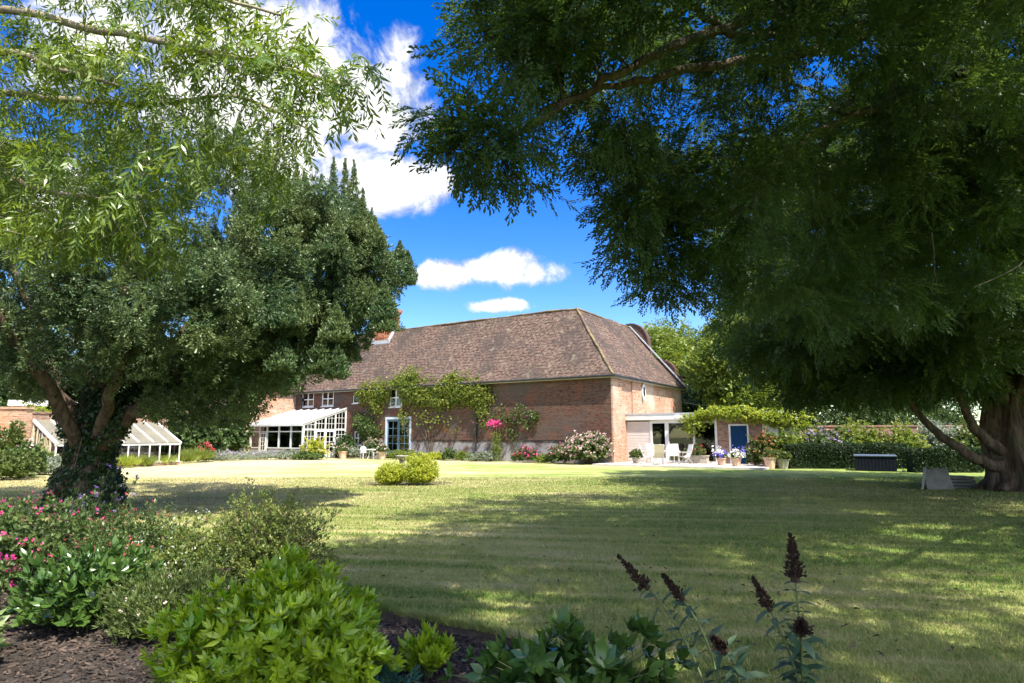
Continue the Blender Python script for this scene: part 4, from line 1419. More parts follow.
def buddleia(name, label, base, stems):
    t = thing(name, label, 'flowering shrub', base, 0, 'spent flower spikes at the bed edge')
    sv, sf, so_ = [], [], 0
    lp, ld, lu, ls = [], [], [], []
    pan = []
    for (tip, dirn, plen, prad) in stems:
        tip = np.array(tip) - np.array(base)
        b = np.array([RNG.normal(0, .03), RNG.normal(0, .03), 0])
        dirn = norm(np.array(dirn, float))
        foot = tip - dirn * .12
        u = np.linspace(0, 1, 9)[:, None]
        c = (tip - dirn * np.linalg.norm(tip - b) * .55)
        p = b * (1 - u) ** 2 + c * 2 * u * (1 - u) + tip * u * u
        a, f = tube_arrays(p, np.linspace(.0085, .0048, 9), 6)
        sv.append(a)
        sf.append(f + so_)
        so_ += len(a)
        for k, q in enumerate(np.linspace(.15, .97, 14)):
            q = np.array([q])
            pp = (b * (1 - q) ** 2 + c * 2 * q * (1 - q) + tip * q * q)
            tg = norm(2 * (1 - q) * (c - b) + 2 * q * (tip - c))
            s1 = norm(np.cross(tg, [0.2, -1, .3] if k % 2 else [1, .2, .1]))
            for sg in (1, -1):
                if RNG.uniform() < .12:
                    continue
                lp.append(pp)
                ld.append(norm(s1 * sg + tg * .45 + np.array([0, 0, -.25]) + RNG.normal(0, .2, 3)))
                lu.append(tg + RNG.normal(0, .1, 3))
                ls.append(RNG.uniform(.7, 1.25) * (1.75 - .85 * float(q[0])))
        # spent flower head: tiers of small seed capsules round the axis
        n = int(260 * prad / .035)
        z = RNG.uniform(0, 1, n) ** 1.25
        ang = RNG.uniform(0, 2 * PI, n)
        ax = norm(np.cross(dirn, [.3, .9, .2]))
        bx = np.cross(dirn, ax)
        r = prad * (1 - z * .86) * RNG.uniform(.35, 1.3, n)
        pos = tip + dirn * (z * plen)[:, None] + (ax * np.cos(ang)[:, None] + bx * np.sin(ang)[:, None]) * r[:, None]
        od = norm(ax * np.cos(ang)[:, None] + bx * np.sin(ang)[:, None] + dirn * .7)
        cap = tpl_join([xf(kite(.026, .014, .004, .5), ry=k * 2.1) for k in range(3)])
        v, fl = scatter(cap, pos - od * .012, frames(od, np.tile(dirn, (n, 1)) + RNG.normal(0, .2, (n, 3))), RNG.uniform(.6, 1.15, n))
        core, cf = tube_arrays(tip + dirn * np.linspace(-.03, plen, 6)[:, None], prad * .55 * (1 - np.linspace(0, .9, 6)), 7)
        pan.append((np.concatenate([v, core]), [np.concatenate([fl[0], cf + len(v)])], RNG.uniform(0, 1, len(v) + len(core))))
    mesh_np('stem', np.concatenate(sv), [np.concatenate(sf)], M['stem'], t, smooth=True)
    lf = oval(.125, .04, .1, .25)
    n = len(lp)
    v, fl, vv = scatter_multi([lf], np.array(lp), np.array(ld), np.array(lu), np.array(ls), RNG.uniform(0, 1, n))
    mesh_np('foliage', v, fl, M['budd'], t, vv)
    for v, fl, vv in pan:
        mesh_np('flower_head', v, fl, M['bract'], t, vv)


def pp(px, py, d):
    return tuple(P(px, py, d))


buddleia('buddleia', 'arching stems with dark spent flower spikes leaning left over the lawn edge', (1.18, 3.9, BZ),
         [(pp(645, 585, 4.05), (-.62, .05, .66), .235, .034), (pp(680, 596, 4.0), (-.45, -.1, .55), .17, .031), (pp(723, 648, 3.8), (-.5, -.1, .5), .09, .036)])
buddleia('buddleia', 'upright stems with the tallest dark spent flower spike, at the right end of the bed', (1.62, 3.85, BZ),
         [(pp(795, 577, 4.0), (0, .1, 1), .25, .052), (pp(768, 606, 3.95), (-.35, 0, .7), .18, .033), (pp(801, 630, 3.8), (-.1, -.3, .6), .075, .048)])

# ---- island bed in the lawn
cb = G(405, 483.5)
ring = [(cb[0] + 1.62 * math.cos(a) * (1 + .03 * math.sin(5 * a)), cb[1] + 1.15 * math.sin(a) * (1 + .03 * math.sin(4 * a)), .004) for a in np.linspace(0, 2 * PI, 40)[:-1]]
struct(MB().add(ring, [tuple(range(len(ring)))]).build('island_bed', M['soil']))
c = P(420, 470, 21.7)
bush('golden_bush', 'taller right hand clipped golden green bush in the round lawn bed', 'shrub', (c[0], 21.7, 0), .66, .58, 1.04, 900, T_BOX, M['gold'], 'golden bushes in the lawn bed', along=5, scl=1.5, upright=1.0, lump=.1, zmin=-.95)
c = P(391, 475, 21.7)
bush('golden_bush', 'lower left hand golden green bush in the round lawn bed', 'shrub', (c[0], 21.7, 0), .54, .5, .76, 700, T_BOX, M['gold'], 'golden bushes in the lawn bed', along=5, scl=1.5, upright=1.0, lump=.1, zmin=-.95)
c = P(402, 460, 24.0)
t = thing('birdbath', 'weathered stone birdbath with shallow bowl behind the golden bushes', 'birdbath', (c[0], 24.0, 0))
MB().lathe([(.17, 0), (.17, .06), (.10, .10), (.075, .3), (.085, .42), (.07, .55), (.11, .72), (.12, .76)], 18).build('pedestal', M['stone'], t, smooth=True)
MB().lathe([(.09, .76), (.18, .80), (.235, .88), (.24, .905), (.215, .905), (.17, .85), (.02, .83)], 22).build('bowl', M['stone'], t, smooth=True)

# ---- hydrangea at the corner of the house, wall plants and border clumps
c = H(-1.15, -.95)
bush('hydrangea', 'big round hydrangea with pink flower heads at the corner of the farmhouse', 'flowering shrub', (c[0], c[1], 0), 1.5, .95, 1.85, 520, T_BIG, M['rose'], along=3, scl=.95, stem_mat=M['stem_b'], stem_every=8, upright=.4, flower=(T_HEAD, 700, M['palepink'], 1.5, .25), lump=.14)
c = H(-3.1, -.7)
bush('pink_flowered_bush', 'lower pink flowered bush beside the big hydrangea', 'flowering shrub', (c[0], c[1], 0), .8, .6, 1.15, 190, T_BIG, M['rose'], along=3, scl=.75, upright=.4, flower=(T_HEAD, 140, M['pink'], 1.0, .35))
for px, w, h, mt, fl, lab in [
    (582 - 38, .55, .55, 'vine', None, 'short yellow green clump along the wall left of the pink bushes'),
    (530, .55, .95, 'rose', 'magenta', 'deep pink flowered clump below the climbing rose'),
    (519, .5, .75, 'rose', 'red', 'red flowered clump at the foot of the brick wall'),
    (483, 1.1, .62, 'silver', None, 'grey green mound at the foot of the black downpipe'),
    (466, .8, .55, 'bg1', None, 'rounded green mound left of the black downpipe'),
    (451, .6, .85, 'rose', None, 'thin twiggy clump under the climbing vine'),
    (436, .9, .5, 'gold', None, 'low golden clump below the bare wall'),
    (420, .6, .5, 'silver', None, 'small grey clump right of the french door'),
    (402, 1.2, .65, 'vine', None, 'broad green mound in front of the french door'),
]:
    c = H(hx(px, -.8), -.8)
    bush('border_plant', lab, 'plant', (c[0], c[1], 0), w, .4, h, int(110 * w / .6), T_OVAL, M[mt], 'low plants along the farmhouse wall', along=3, scl=1.5, upright=.6, flower=(T_PETAL, 60, M[fl], 2.4, .3) if fl else None)

c = H(hx(497, -.35), -.35)
t = thing('phlox', 'tall phlox with a bright magenta head against the brick wall', 'flowering plant', (c[0], c[1], 0))
bush_parts(t, .42, .25, 2.35, 60, T_LANCE, M['vine'], along=5, scl=1.1, stem_mat=M['stem'], stem_r=.012, upright=1.5, shell=.3, base_w=.6)
n = 80
v, fl, vv = scatter_multi(T_PETAL, RNG.normal(0, 1, (n, 3)) * [.38, .1, .11] + [-.15, -.1, 2.45], rdir(n, -.2), rdir(n), RNG.uniform(1.5, 3, n), RNG.uniform(0, 1, n))
mesh_np('flower', v, fl, M['magenta'], t, vv)['kind'] = 'stuff'


def wall_foliage(t, regions, tpls, mat, scl, name='foliage', avoid=None, y=-.05, thick=.3):
    """leaves hanging on the house front; regions: (x, z, rx, rz, n)"""
    pos = []
    for (x, z, rx, rz, n) in regions:
        d = RNG.normal(0, .5, (n, 2))
        th = thick * np.maximum(.15, 1 - (d[:, 0] ** 2 + d[:, 1] ** 2) * .6)
        pos.append(np.stack([x + d[:, 0] * rx, y - th * RNG.uniform(.1, 1, n), z + d[:, 1] * rz], -1))
    pos = np.concatenate(pos)
    if avoid:
        for (x0, x1, z0, z1) in avoid:
            pos = pos[~((pos[:, 0] > x0) & (pos[:, 0] < x1) & (pos[:, 2] > z0) & (pos[:, 2] < z1))]
    n = len(pos)
    dd = norm(np.array([0, -.6, -.3]) + RNG.normal(0, .6, (n, 3)))
    up = norm(np.array([0, -.8, .6]) + RNG.normal(0, .4, (n, 3)))
    v, fl, vv = scatter_multi(tpls, pos, dd, up, RNG.uniform(.7, 1.3, n) * scl, RNG.uniform(0, 1, n))
    mesh_np(name, v, fl, mat, t, vv)


t = thing('climbing_vine', 'yellow green climbing vine spread along the eaves round a small window', 'climbing plant', HC, HROT)
wa, wb = hx(390), hx(399.5)
wall_foliage(t, [(hx(364), 4.9, 1.0, .5, 260), (hx(372), 4.75, 1.6, .9, 520), (hx(383), 4.9, 1.5, .8, 520), (hx(377), 4.0, .7, .9, 200), (hx(405), 5.45, 1.3, .9, 560), (hx(412), 5.0, 1.7, 1.1, 760), (hx(424), 4.6, 1.5, .95, 640), (hx(414), 5.9, .5, .7, 160),
                 (hx(437), 4.1, 1.3, .6, 300), (hx(452), 5.0, .9, .9, 440), (hx(462), 4.7, 1.3, .9, 480), (hx(474), 4.5, 1.1, 1.0, 420), (hx(484), 3.9, .9, 1.1, 260), (hx(448), 4.1, 1.9, .6, 320), (hx(456), 5.6, .4, .6, 110), (hx(443), 4.9, 1.0, .6, 260), (hx(395), 5.3, .8, .35, 150), (hx(484), 4.7, .8, .6, 160), (hx(428), 3.0, 1.8, .7, 70), (hx(404), 3.0, .35, .8, 90), (hx(487), 2.9, .5, .8, 60), (hx(445), 2.4, 2.2, .8, 50)],
             T_BIG, M['vine'], .85, avoid=[(wa + .1, wb - .1, 3.7, 5.05), (hx(386), hx(402), 0, 2.95)], thick=.5)
m = MB()
for x0, x1, zz in ((hx(428), hx(440), 3.8), (hx(434), hx(452), 4.0), (hx(431), hx(420), 4.2), (hx(430), hx(408), 4.5), (hx(436), hx(470), 4.3), (hx(418), hx(372), 4.7)):
    xs = np.linspace(0, 1, 8)
    m.tube([(hx(431) + (x1 - hx(431)) * q ** 1.5 + RNG.normal(0, .05), -.06 - .05 * q, zz * q ** .7) for q in xs], np.linspace(.024, .010, 8), 5)
m.build('stem', M['stem_b'], t)

t = thing('climbing_rose', 'sparse climbing rose with reddish shoots on the brick wall right of the downpipe', 'climbing plant', HC, HROT)
wall_foliage(t, [(hx(508), 2.9, 1.0, .6, 50), (hx(521), 3.2, .6, .9, 50), (hx(535), 2.9, .4, .35, 45), (hx(527), 2.4, 1.0, .5, 28), (hx(512), 2.0, .6, .8, 40)], T_OVAL, M['rose'], 1.9, thick=.3)
m = MB()
for x1, zz in ((hx(508), 3.0), (hx(521), 3.9), (hx(536), 3.0)):
    m.tube([(hx(515) + (x1 - hx(515)) * q + RNG.normal(0, .04), -.06, zz * q) for q in np.linspace(0, 1, 7)], np.linspace(.025, .008, 7), 5)
m.build('stem', M['stem_b'], t)

t = thing('wall_shrub', 'dark green shrub trained on the wall between the conservatory and the french door', 'shrub', HC, HROT)
wall_foliage(t, [(hx(367), 2.3, 1.0, .9, 330), (hx(360), 2.7, .7, .6, 160), (hx(374), 2.0, .8, .7, 200)], T_OVAL, M['rose'], 2.2, thick=.5)
MB().tube([(hx(367), -.08, 0), (hx(366), -.1, 1.0), (hx(367), -.12, 2.3)], [.05, .04, .02], 6).build('stem', M['stem_b'], t)

for px, y, w, h, mt, fl, lab, cat in [
    (375, -.9, .75, 1.5, 'palepinkbush', 'palepink', 'pale pink flowered bush left of the french door', 'flowering shrub'),
    (346, -1.0, .95, 1.75, 'bg2', None, 'dark rounded bush at the right corner of the conservatory', 'shrub'),
    (356, -1.4, .7, .8, 'silver', None, 'low grey green plant left of the white chairs', 'plant'),
    (316, -4.3, .95, 1.55, 'gold', 'palepink', 'golden leaved bush in front of the conservatory doors', 'shrub'),
    (411, -1.3, .5, .45, 'vine', None, 'low green plant just right of the french door step', 'plant'),
]:
    c = H(hx(px, y), y)
    bush('house_bush', lab, cat, (c[0], c[1], 0), w, w * .8, h, int(200 * w), T_OVAL, M['rose' if mt == 'palepinkbush' else mt], 'bushes beside the conservatory and door', along=3, scl=1.9, upright=.5, flower=(T_PETAL, 120, M[fl], 2.6, .3) if fl else None)

for px, y, s, lab in ((343.5, -2.2, .34, 'terracotta pot standing before the bushes by the conservatory'), (382.5, -1.6, .3, 'pale pot beside the step of the french door')):
    pot(lab, H(hx(px, y), y), s, .55, M['terracotta'], lambda t, h: bush_parts(t, .42, .42, .55, 70, T_OVAL, M['rose'], along=3, scl=1.6, z0=h * .85, flower=(T_PETAL, 50, M['palepink'], 2.2, .3)))

# lavender and leafy row below the conservatory, running left to the greenhouse
k = 0
for px, dep, w, h, mt, tp, lab in [
    (308, 45.0, 1.2, .55, 'rose', T_OVAL, 'leafy green clump at the right end of the conservatory border'),
    (290, 45.8, 1.5, .6, 'silver', T_OVAL, 'grey leaved clump below the conservatory windows'),
    (270, 45.5, 1.6, .55, 'silver', T_FINE, 'lavender clump below the grey conservatory door'),
    (250, 45.0, 1.6, .6, 'silver', T_FINE, 'lavender clump at the left corner of the conservatory'),
    (232, 44.0, 1.6, .55, 'silver', T_FINE, 'lavender clump before the brick wing wall'),
    (214, 42.5, 1.5, .65, 'silver', T_FINE, 'lavender clump beside the dark hedge trees'),
    (197, 40.5, 1.1, 1.15, 'vine', T_GRASSY, 'strappy leaved clump with arching blades right of the greenhouse'),
    (180, 38.5, 1.2, 1.0, 'vine', T_GRASSY, 'strappy leaved clump at the right corner of the greenhouse'),
    (160, 36.5, 1.1, .85, 'vine2', T_GRASSY, 'yellow green strappy clump before the greenhouse glass'),
    (141, 35.0, 1.1, .8, 'vine', T_GRASSY, 'green strappy clump before the greenhouse glass'),
    (124, 33.6, 1.0, .8, 'vine2', T_GRASSY, 'yellow green strappy clump right of the ivy covered trunk'),
]:
    q = P(px, 450, dep)
    k += 1
    if tp is T_GRASSY:
        t = thing('strappy_plant', lab, 'plant', (q[0], q[1], 0), 0, 'plants along the left border')
        bush_parts(t, w * .8, .5, h * .35, 60, tp, M[mt], along=2, scl=h * 1.15, upright=1.2, zmin=.0)
    else:
        bush('border_clump', lab, 'plant', (q[0], q[1], 0), w, .7, h, int(150 * w), tp, M[mt], 'plants along the left border', along=4, scl=2.6 if tp is T_FINE else 1.6, upright=1.0, flower=(T_PETAL, 60, M['lilac'], 1.6, .5) if tp is T_FINE else None)

# pots on the patio
def plant_blue(t, h):
    bush_parts(t, .34, .34, .42, 110, T_OVAL, M['rose'], along=2, scl=1.3, z0=h * .8, flower=(T_PETAL, 120, M['violet'], 2.6, .3))
    n = 60
    v, fl, vv = scatter_multi(T_PETAL, RNG.normal(0, .14, (n, 3)) + [-.2, -.2, h + .28], rdir(n, 0), rdir(n), RNG.uniform(1.5, 2.4, n), RNG.uniform(0, 1, n))
    mesh_np('white_flower', v, fl, M['whitef'], t, vv)['kind'] = 'stuff'


def plant_white(t, h):
    bush_parts(t, .37, .37, .42, 120, T_OVAL, M['vine'], along=2, scl=1.3, z0=h * .8, flower=(T_PETAL, 150, M['whitef'], 2.3, .25))
    n = 30
    v, fl, vv = scatter_multi(T_PETAL, RNG.normal(0, .16, (n, 3)) + [.1, -.2, h + .3], rdir(n, 0), rdir(n), RNG.uniform(1.5, 2.2, n), RNG.uniform(0, 1, n))
    mesh_np('violet_flower', v, fl, M['violet'], t, vv)['kind'] = 'stuff'


def plant_red(t, h):
    bush_parts(t, .55, .45, .62, 120, T_OVAL, M['rose'], along=3, scl=1.5, z0=h * .85, flower=(T_PETAL, 26, M['red'], 1.9, .3))


def plant_green(t, h):
    bush_parts(t, .36, .36, .45, 110, T_OVAL, M['olive'], along=3, scl=1.5, z0=h * .8)


def plant_rust(t, h):
    bush_parts(t, .34, .34, .5, 110, T_LANCE, M['olive'], along=3, scl=1.2, z0=h * .8, flower=(T_PETAL, 30, M['rust'], 1.4, .2))


q = at_patio(721, 34.6)
pot('patio pot of violet blue flowers nearer the glazing', q, .27, .40, M['terracotta'], plant_blue)
q = at_patio(735.5, 33.3)
pot('patio pot of white flowers in front of the blue door', q, .27, .44, M['terracotta'], plant_white)
q = at_patio(636, 37.4)
pot('low pot with pale grassy plant beside the white boarding', q, .26, .34, M['stone'], plant_green)
q = P(769.5, 455, 32.6)
pot('pale pot of rusty red flowers at the end of the patio', (q[0], q[1], 0), .30, .58, M['terracotta'], plant_rust)
q = P(782.5, 455, 32.6)
pot('pale pot at the left end of the clipped hedge', (q[0], q[1], 0), .30, .50, M['stone'], plant_green)
t = thing('planter', 'low trough planter of red flowers below the wide garden room window', 'planter', H(hx(696, 1.6), 1.6, .09), HROT, 'planted pots')
m = MB()
m.prism([(-.62, -.2, 0), (.62, -.2, 0), (.62, .2, 0), (-.62, .2, 0)], (0, 0, .4))
m.box(-.66, .66, -.24, .24, .4, .46)
m.build('trough', M['stone'], t)
plant_red(t, .46)
# iron chair seen through the glass
t = thing('iron_chair', 'dark iron chair standing inside the glazed garden room', 'chair', H(hx(708, 3.2), 3.2, .06), HROT + 1.2)
m = MB()
for sx, sy in ((-.2, -.2), (.2, -.2), (-.2, .2), (.2, .2)):
    MB().tube([(sx, sy, 0), (sx, sy, .45)], .015, 6).build('leg', M['frame'], t)
MB().lathe([(.24, .44), (.25, .46), (.02, .47)], 16).build('seat', M['frame'], t)
m = MB()
m.tube([(-.22, .2, .45)] + [(.22 * math.cos(a), .2, .8 + .22 * math.sin(a)) for a in np.linspace(PI, 0, 9)] + [(.22, .2, .45)], .015, 6)
m.tube([(0, .2, .46), (0, .2, 1.0)], .012, 6)
m.build('backrest', M['frame'], t)

# ---- vine over the garden room roof edge
t = thing('roof_vine', 'bright leafy vine trailing along the roof edge of the garden room', 'climbing plant', HC, HROT)


def roof_vine():
    regs = []
    y = 2.2
    xs = [(697, 2.65, .7, .35, 160), (706, 2.8, .6, .35, 190), (716, 2.9, .7, .42, 240), (727, 2.85, .7, .40, 240), (738, 2.8, .7, .42, 240), (749, 2.75, .7, .36, 230), (760, 2.7, .7, .40, 240), (771, 2.6, .8, .5, 240), (783, 2.5, .8, .6, 240), (797, 2.4, .9, .7, 240), (693, 2.1, .4, .7, 110), (703, 2.3, .5, .5, 70), (745, 3.1, .9, .3, 60), (725, 3.15, .9, .3, 50)]
    for px, z, rx, rz, n in xs:
        regs.append((hx(px, y), z, rx, rz * .75, int(n * .85)))
    wall_foliage(t, regs, T_BIG, M['vine2'], .95, y=2.05, thick=.5, avoid=[(hx(729.5, y), hx(748.5, y), 0, 2.35)])
    m = MB()
    m.tube([(hx(px, y), 1.95, z) for px, z in ((812, 0), (808, 1.6), (795, 2.5), (770, 2.8), (740, 2.95), (710, 2.95), (697, 2.6))], np.linspace(.05, .015, 7), 6)
    m.build('stem', M['stem_b'], t)


roof_vine()

# ---- right-hand border: bushes, clipped hedges, hot tub, slabs, old wall
for px, dep, w, h, mt, fl, lab in [
    (765, 34.0, .95, 1.75, 'olive', 'rust', 'loose feathery bush with rusty flowers right of the blue door'),
    (786, 33.8, 1.05, 1.95, 'bg1', None, 'tall leafy bush at the left end of the clipped hedge'),
    (822, 36.5, 1.5, 2.15, 'rose', 'lilac', 'lilac flowered bush showing above the clipped hedge'),
    (858, 37.0, 1.6, 2.3, 'vine', None, 'yellow green bush behind the clipped hedge'),
    (900, 36.0, 1.6, 2.2, 'vine', None, 'light green bush in the gap between the two hedges'),
    (940, 37.0, 1.7, 2.4, 'silver', None, 'grey green bush behind the shorter hedge'),
    (885, 44.0, 3.0, 4.6, 'bg2', None, 'big dark shrub rising behind the old brick wall left of the trunk'),
    (950, 45.0, 3.2, 4.8, 'bg2', None, 'big dark shrub rising behind the old brick wall near the trunk'),
    (830, 45.0, 3.0, 4.4, 'bg2', None, 'big dark shrub rising behind the lilac flowered bush'),
    (976, 36.0, 1.5, 2.3, 'olive', None, 'olive bush behind the shorter hedge near the yew trunk'),
]:
    q = P(px, 440, dep)
    bush('border_shrub', lab, 'shrub', (q[0], q[1], 0), w, w * .8, h, int(260 * w), T_OVAL, M[mt], 'shrubs along the right border', along=4, scl=2.1, upright=.6, lump=.3, stem_mat=M['stem'], stem_every=9, flower=(T_PETAL, 160, M[fl], 2.4, .45) if fl else None)


def hedge(name, label, x0, x1, y0, y1, h):
    t = thing(name, label, 'hedge', ((x0 + x1) / 2, (y0 + y1) / 2, 0), 0, 'clipped hedges')
    lx, ly = (x1 - x0) / 2, (y1 - y0) / 2
    n = int(2300 * (x1 - x0) * (h + .4) / 5)
    face = RNG.uniform(0, 1, n)
    x, y, z = RNG.uniform(-lx, lx, n), RNG.uniform(-ly, ly, n), RNG.uniform(.02, h, n)
    y = np.where(face < .55, -ly + np.abs(RNG.normal(0, .06, n)), y)
    z = np.where((face >= .55) & (face < .88), h - np.abs(RNG.normal(0, .05, n)) + .05 * np.sin(x * 3 + 1), z)
    x = np.where(face >= .88, np.sign(x) * (lx - np.abs(RNG.normal(0, .05, n))), x)
    pos = np.stack([x, y + .05 * np.sin(x * 2.3) + .04 * np.sin(z * 5), z], -1)
    dd = norm(np.stack([RNG.normal(0, .7, n), RNG.normal(-.6, .5, n), RNG.normal(.5, .5, n)], -1))
    v, fl, vv = scatter_multi(T_OVAL, pos, dd, rdir(n), RNG.uniform(.7, 1.3, n), RNG.uniform(0, 1, n))
    mesh_np('foliage', v, fl, M['hedge'], t, vv)
    m = MB()
    m.box(-lx + .14, lx - .14, -ly + .14, ly - .14, .0, h - .14)
    m.build('branch_core', M['hedge_in'], t)


qa, qb = P(789, 455, 32.6), P(908, 455, 32.6)
hedge('clipped_hedge', 'long low clipped dark hedge behind the navy box', qa[0], qb[0], 32.6, 33.9, 1.22)
qa, qb = P(914, 455, 29.0), P(986, 455, 29.0)
hedge('clipped_hedge', 'shorter clipped hedge behind the leaning slabs, left of the yew trunk', qa[0], qb[0], 29.0, 30.0, 1.08)

q = P(875, 460, 31.0)
t = thing('storage_box', 'dark navy panelled garden box with grey blue lid on the lawn before the hedge', 'garden box', (q[0], 31.0, 0), math.radians(-29))
m = MB()
for k in range(12):
    for sy in (-1, 1):
        x0 = -.84 + 1.68 * k / 12
        m.box(x0 + .010, x0 + .130, sy * .80 - .025, sy * .80 + .025, .03, .66)
        m.box(sy * .83 - .02, sy * .83 + .02, x0 * .93 + .010, x0 * .93 + .120, .03, .66)
m.box(-.81, .81, -.78, .78, .02, .64)
m.build('body', M['tub'], t)
m = MB()
m.box(-.89, .89, -.87, .87, .665, .74)
m.build('lid', M['tublid'], t, bevel=.03)

# slabs leaning by the yew
q = G(941, 490)
t = thing('stone_slab', 'grey stone slab leaning back beside the yew trunk', 'slab', (q[0], q[1], 0), math.radians(-6), 'slabs left by the yew')
m = MB()
m.prism([(-.38, 0, 0), (.40, 0, 0), (.35, .22, .63), (-.36, .22, .60)][::-1], (0, .06, .02))
m.build('slab', M['slab'], t, bevel=.008)
t = thing('stone_slab', 'narrow pale slab standing on edge at the left of the grey slab', 'slab', (q[0] - .50, q[1] + .02, 0), math.radians(-34), 'slabs left by the yew')
m = MB()
m.prism([(-.07, 0, 0), (-.01, 0, 0), (.10, .0, .66), (.04, .0, .67)][::-1], (0, .5, .0))
m.build('slab', M['pale_slab'], t, bevel=.008)
t = thing('wooden_pallet', 'low stack of weathered boards behind the leaning slab', 'boards', (q[0] + .9, q[1] + .75, 0), math.radians(-10))
m = MB()
for k in range(4):
    m.box(-.6 + .02 * k, .55 - .03 * k, -.3, .3, .10 * k, .10 * k + .075)
m.build('board', M['slab'], t)

t = thing('garden_wall', 'old brick garden wall seen behind the right hand hedges', 'wall', (0, 0, 0))
a, b = P(800, 440, 41.0), P(1120, 440, 38.0)
d = norm(b - a)
d = np.array([d[0], d[1], 0])
L = float(np.linalg.norm((b - a)[:2]))
nrm = np.array([-d[1], d[0], 0])
m = MB()
m.prism([np.array([a[0], a[1], 0]), np.array([b[0], b[1], 0]), np.array([b[0], b[1], 2.2]), np.array([a[0], a[1], 2.2])], nrm * .35)
m.build('wall', M['brick_old'], t)
m = MB()
a2 = np.array([a[0], a[1], 2.203]) - nrm * .05
m.prism([a2, a2 + d * L, a2 + d * L + np.array([0, 0, .09]), a2 + np.array([0, 0, .09])], nrm * .45)
m.build('coping', M['brick_old'], t)

# ------------------------------------------------------------------ greenhouse and left-hand walls
def greenhouse():
    o = np.array([-22.1, 31.4, 0])
    rz = math.atan2(.875, .484)
    t = thing('greenhouse', 'low white framed lean-to greenhouse behind the ivy covered trunk', 'greenhouse', o, rz)
    Lg, W, e, rd = 6.5, 2.6, 1.22, 2.5     # local x along its length (away), local y to the left
    m = MB()
    m.box(0, Lg, 0, .12, 0, .18)
    m.box(0, .12, .12, W, 0, .18)
    m.box(Lg - .12, Lg, .12, W, 0, .18)
    m.build('base_wall', M['brick_old'], t)
    f = MB()
    f.box(0, Lg, .0, .08, .182, .27)
    f.box(-.02, Lg + .02, -.01, .09, e - .09, e)
    for x in np.linspace(.04, Lg - .04, 12):
        f.box(x - .03, x + .03, .006, .074, .27, e - .09)
    for xe in (0, Lg - .07):
        f.box(xe, xe + .07, .082, W, .183, .27)
        for y in (.5, .95, 1.4, 1.85, 2.3):
            f.box(xe + .008, xe + .062, y - .022, y + .022, .27, e + (rd - e) * y / W - .05)
        f.bar((xe + .035, -.06, e + .0), (xe + .035, W, rd), .1, .13)
    f.build('frame', M['white'], t)
    r = MB()
    for x in np.linspace(.0, Lg, 9)[1:-1]:
        r.bar((x, -.05, e + .06), (x, W, rd + .06), .06, .07)
    r.box(0, Lg, W - .06, W + .06, rd - .04, rd + .09)
    r.build('rafter', M['white'], t)
    g = MB()
    g.box(.05, Lg - .05, .036, .044, .25, e - .05)
    for xe in (.03, Lg - .04):
        g.prism([(xe, .07, .22), (xe, W, .22), (xe, W, rd - .06), (xe, .07, e - .04)], (.008, 0, 0))
    g.build('glass', M['glass'], t)
    g = MB()
    g.prism([(.03, -.03, e + .02), (Lg - .03, -.03, e + .02), (Lg - .03, W, rd + .01), (.03, W, rd + .01)], (0, 0, .01))
    g.build('roof_blind', M['blind'], t)
    # staging with pots inside
    s = MB()
    s.box(.3, Lg - .3, 1.5, 2.3, .68, .74)
    for x in (.5, Lg / 2, Lg - .5):
        s.box(x - .04, x + .04, 1.6, 1.68, .0, .68)
    s.build('staging', M['cane'], t)
    return o, rz


greenhouse()


def loc_wall(name, label, a, b, h, mat, th=.35):
    a, b = np.array([a[0], a[1], 0.]), np.array([b[0], b[1], 0.])
    d = norm(b - a)
    nr = np.array([-d[1], d[0], 0])
    t = thing(name, label, 'wall', a)
    z = np.zeros(3)
    MB().prism([z, b - a, b - a + [0, 0, h], [0, 0, h]], nr * th).build('wall', mat, t)
    q = -nr * .05 - d * .05
    Lw = np.linalg.norm(b - a) + .1
    MB().prism([q + [0, 0, h + .002], q + d * Lw + [0, 0, h + .002], q + d * Lw + [0, 0, h + .1], q + [0, 0, h + .1]], nr * (th + .1)).build('coping', mat, t)
    return t


# wall along the back of the greenhouse and on to the wing of the house
gd = np.array([.484, .875])
gp = np.array([-22.1, 31.4]) + np.array([-.875, .484]) * 2.75
loc_wall('garden_wall', 'tall brick garden wall along the back of the greenhouse', gp + gd * 7.2, gp - gd * 2.2, 2.75, M['brick_old'])
loc_wall('garden_wall', 'sunlit brick wall end at the far left edge', (-40, 28.6), (-20.55, 27.2), 2.75, M['brick_side'])
t = thing('cane_screen', 'row of upright split canes between the brick wall and the greenhouse', 'screen', (0, 0, 0))
m = MB()
a, b = P(19, 440, 29.2), P(52, 440, 30.6)
for k in range(22):
    p = a + (b - a) * (k + RNG.uniform(-.2, .2)) / 22
    h = 2.25 - .9 * k / 22 + RNG.normal(0, .05)
    m.tube([(p[0], p[1], 0), (p[0] + RNG.normal(0, .03), p[1], h)], .022, 5)
for z in (.5, 1.15):
    m.bar((a[0], a[1], z), (b[0], b[1], z), .03, .04)
m.build('cane', M['cane'], t)
t = thing('outbuilding', 'low outbuilding with a white roof edge beyond the brick wall', 'shed', (0, 0, 0))
a, b = P(14, 402, 44), P(80, 402, 46)
m = MB()
d = norm((b - a) * [1, 1, 0])
nr = np.array([-d[1], d[0], 0])
b0 = np.array([a[0], a[1], 0])
Lb = float(np.linalg.norm((b - a)[:2]))
m.prism([b0, b0 + d * Lb, b0 + d * Lb + [0, 0, a[2] - .25], b0 + [0, 0, a[2] - .25]], nr * 4)
m.build('wall', M['brick_old'], t)
q = b0 - nr * .3 - d * .3
m = MB()
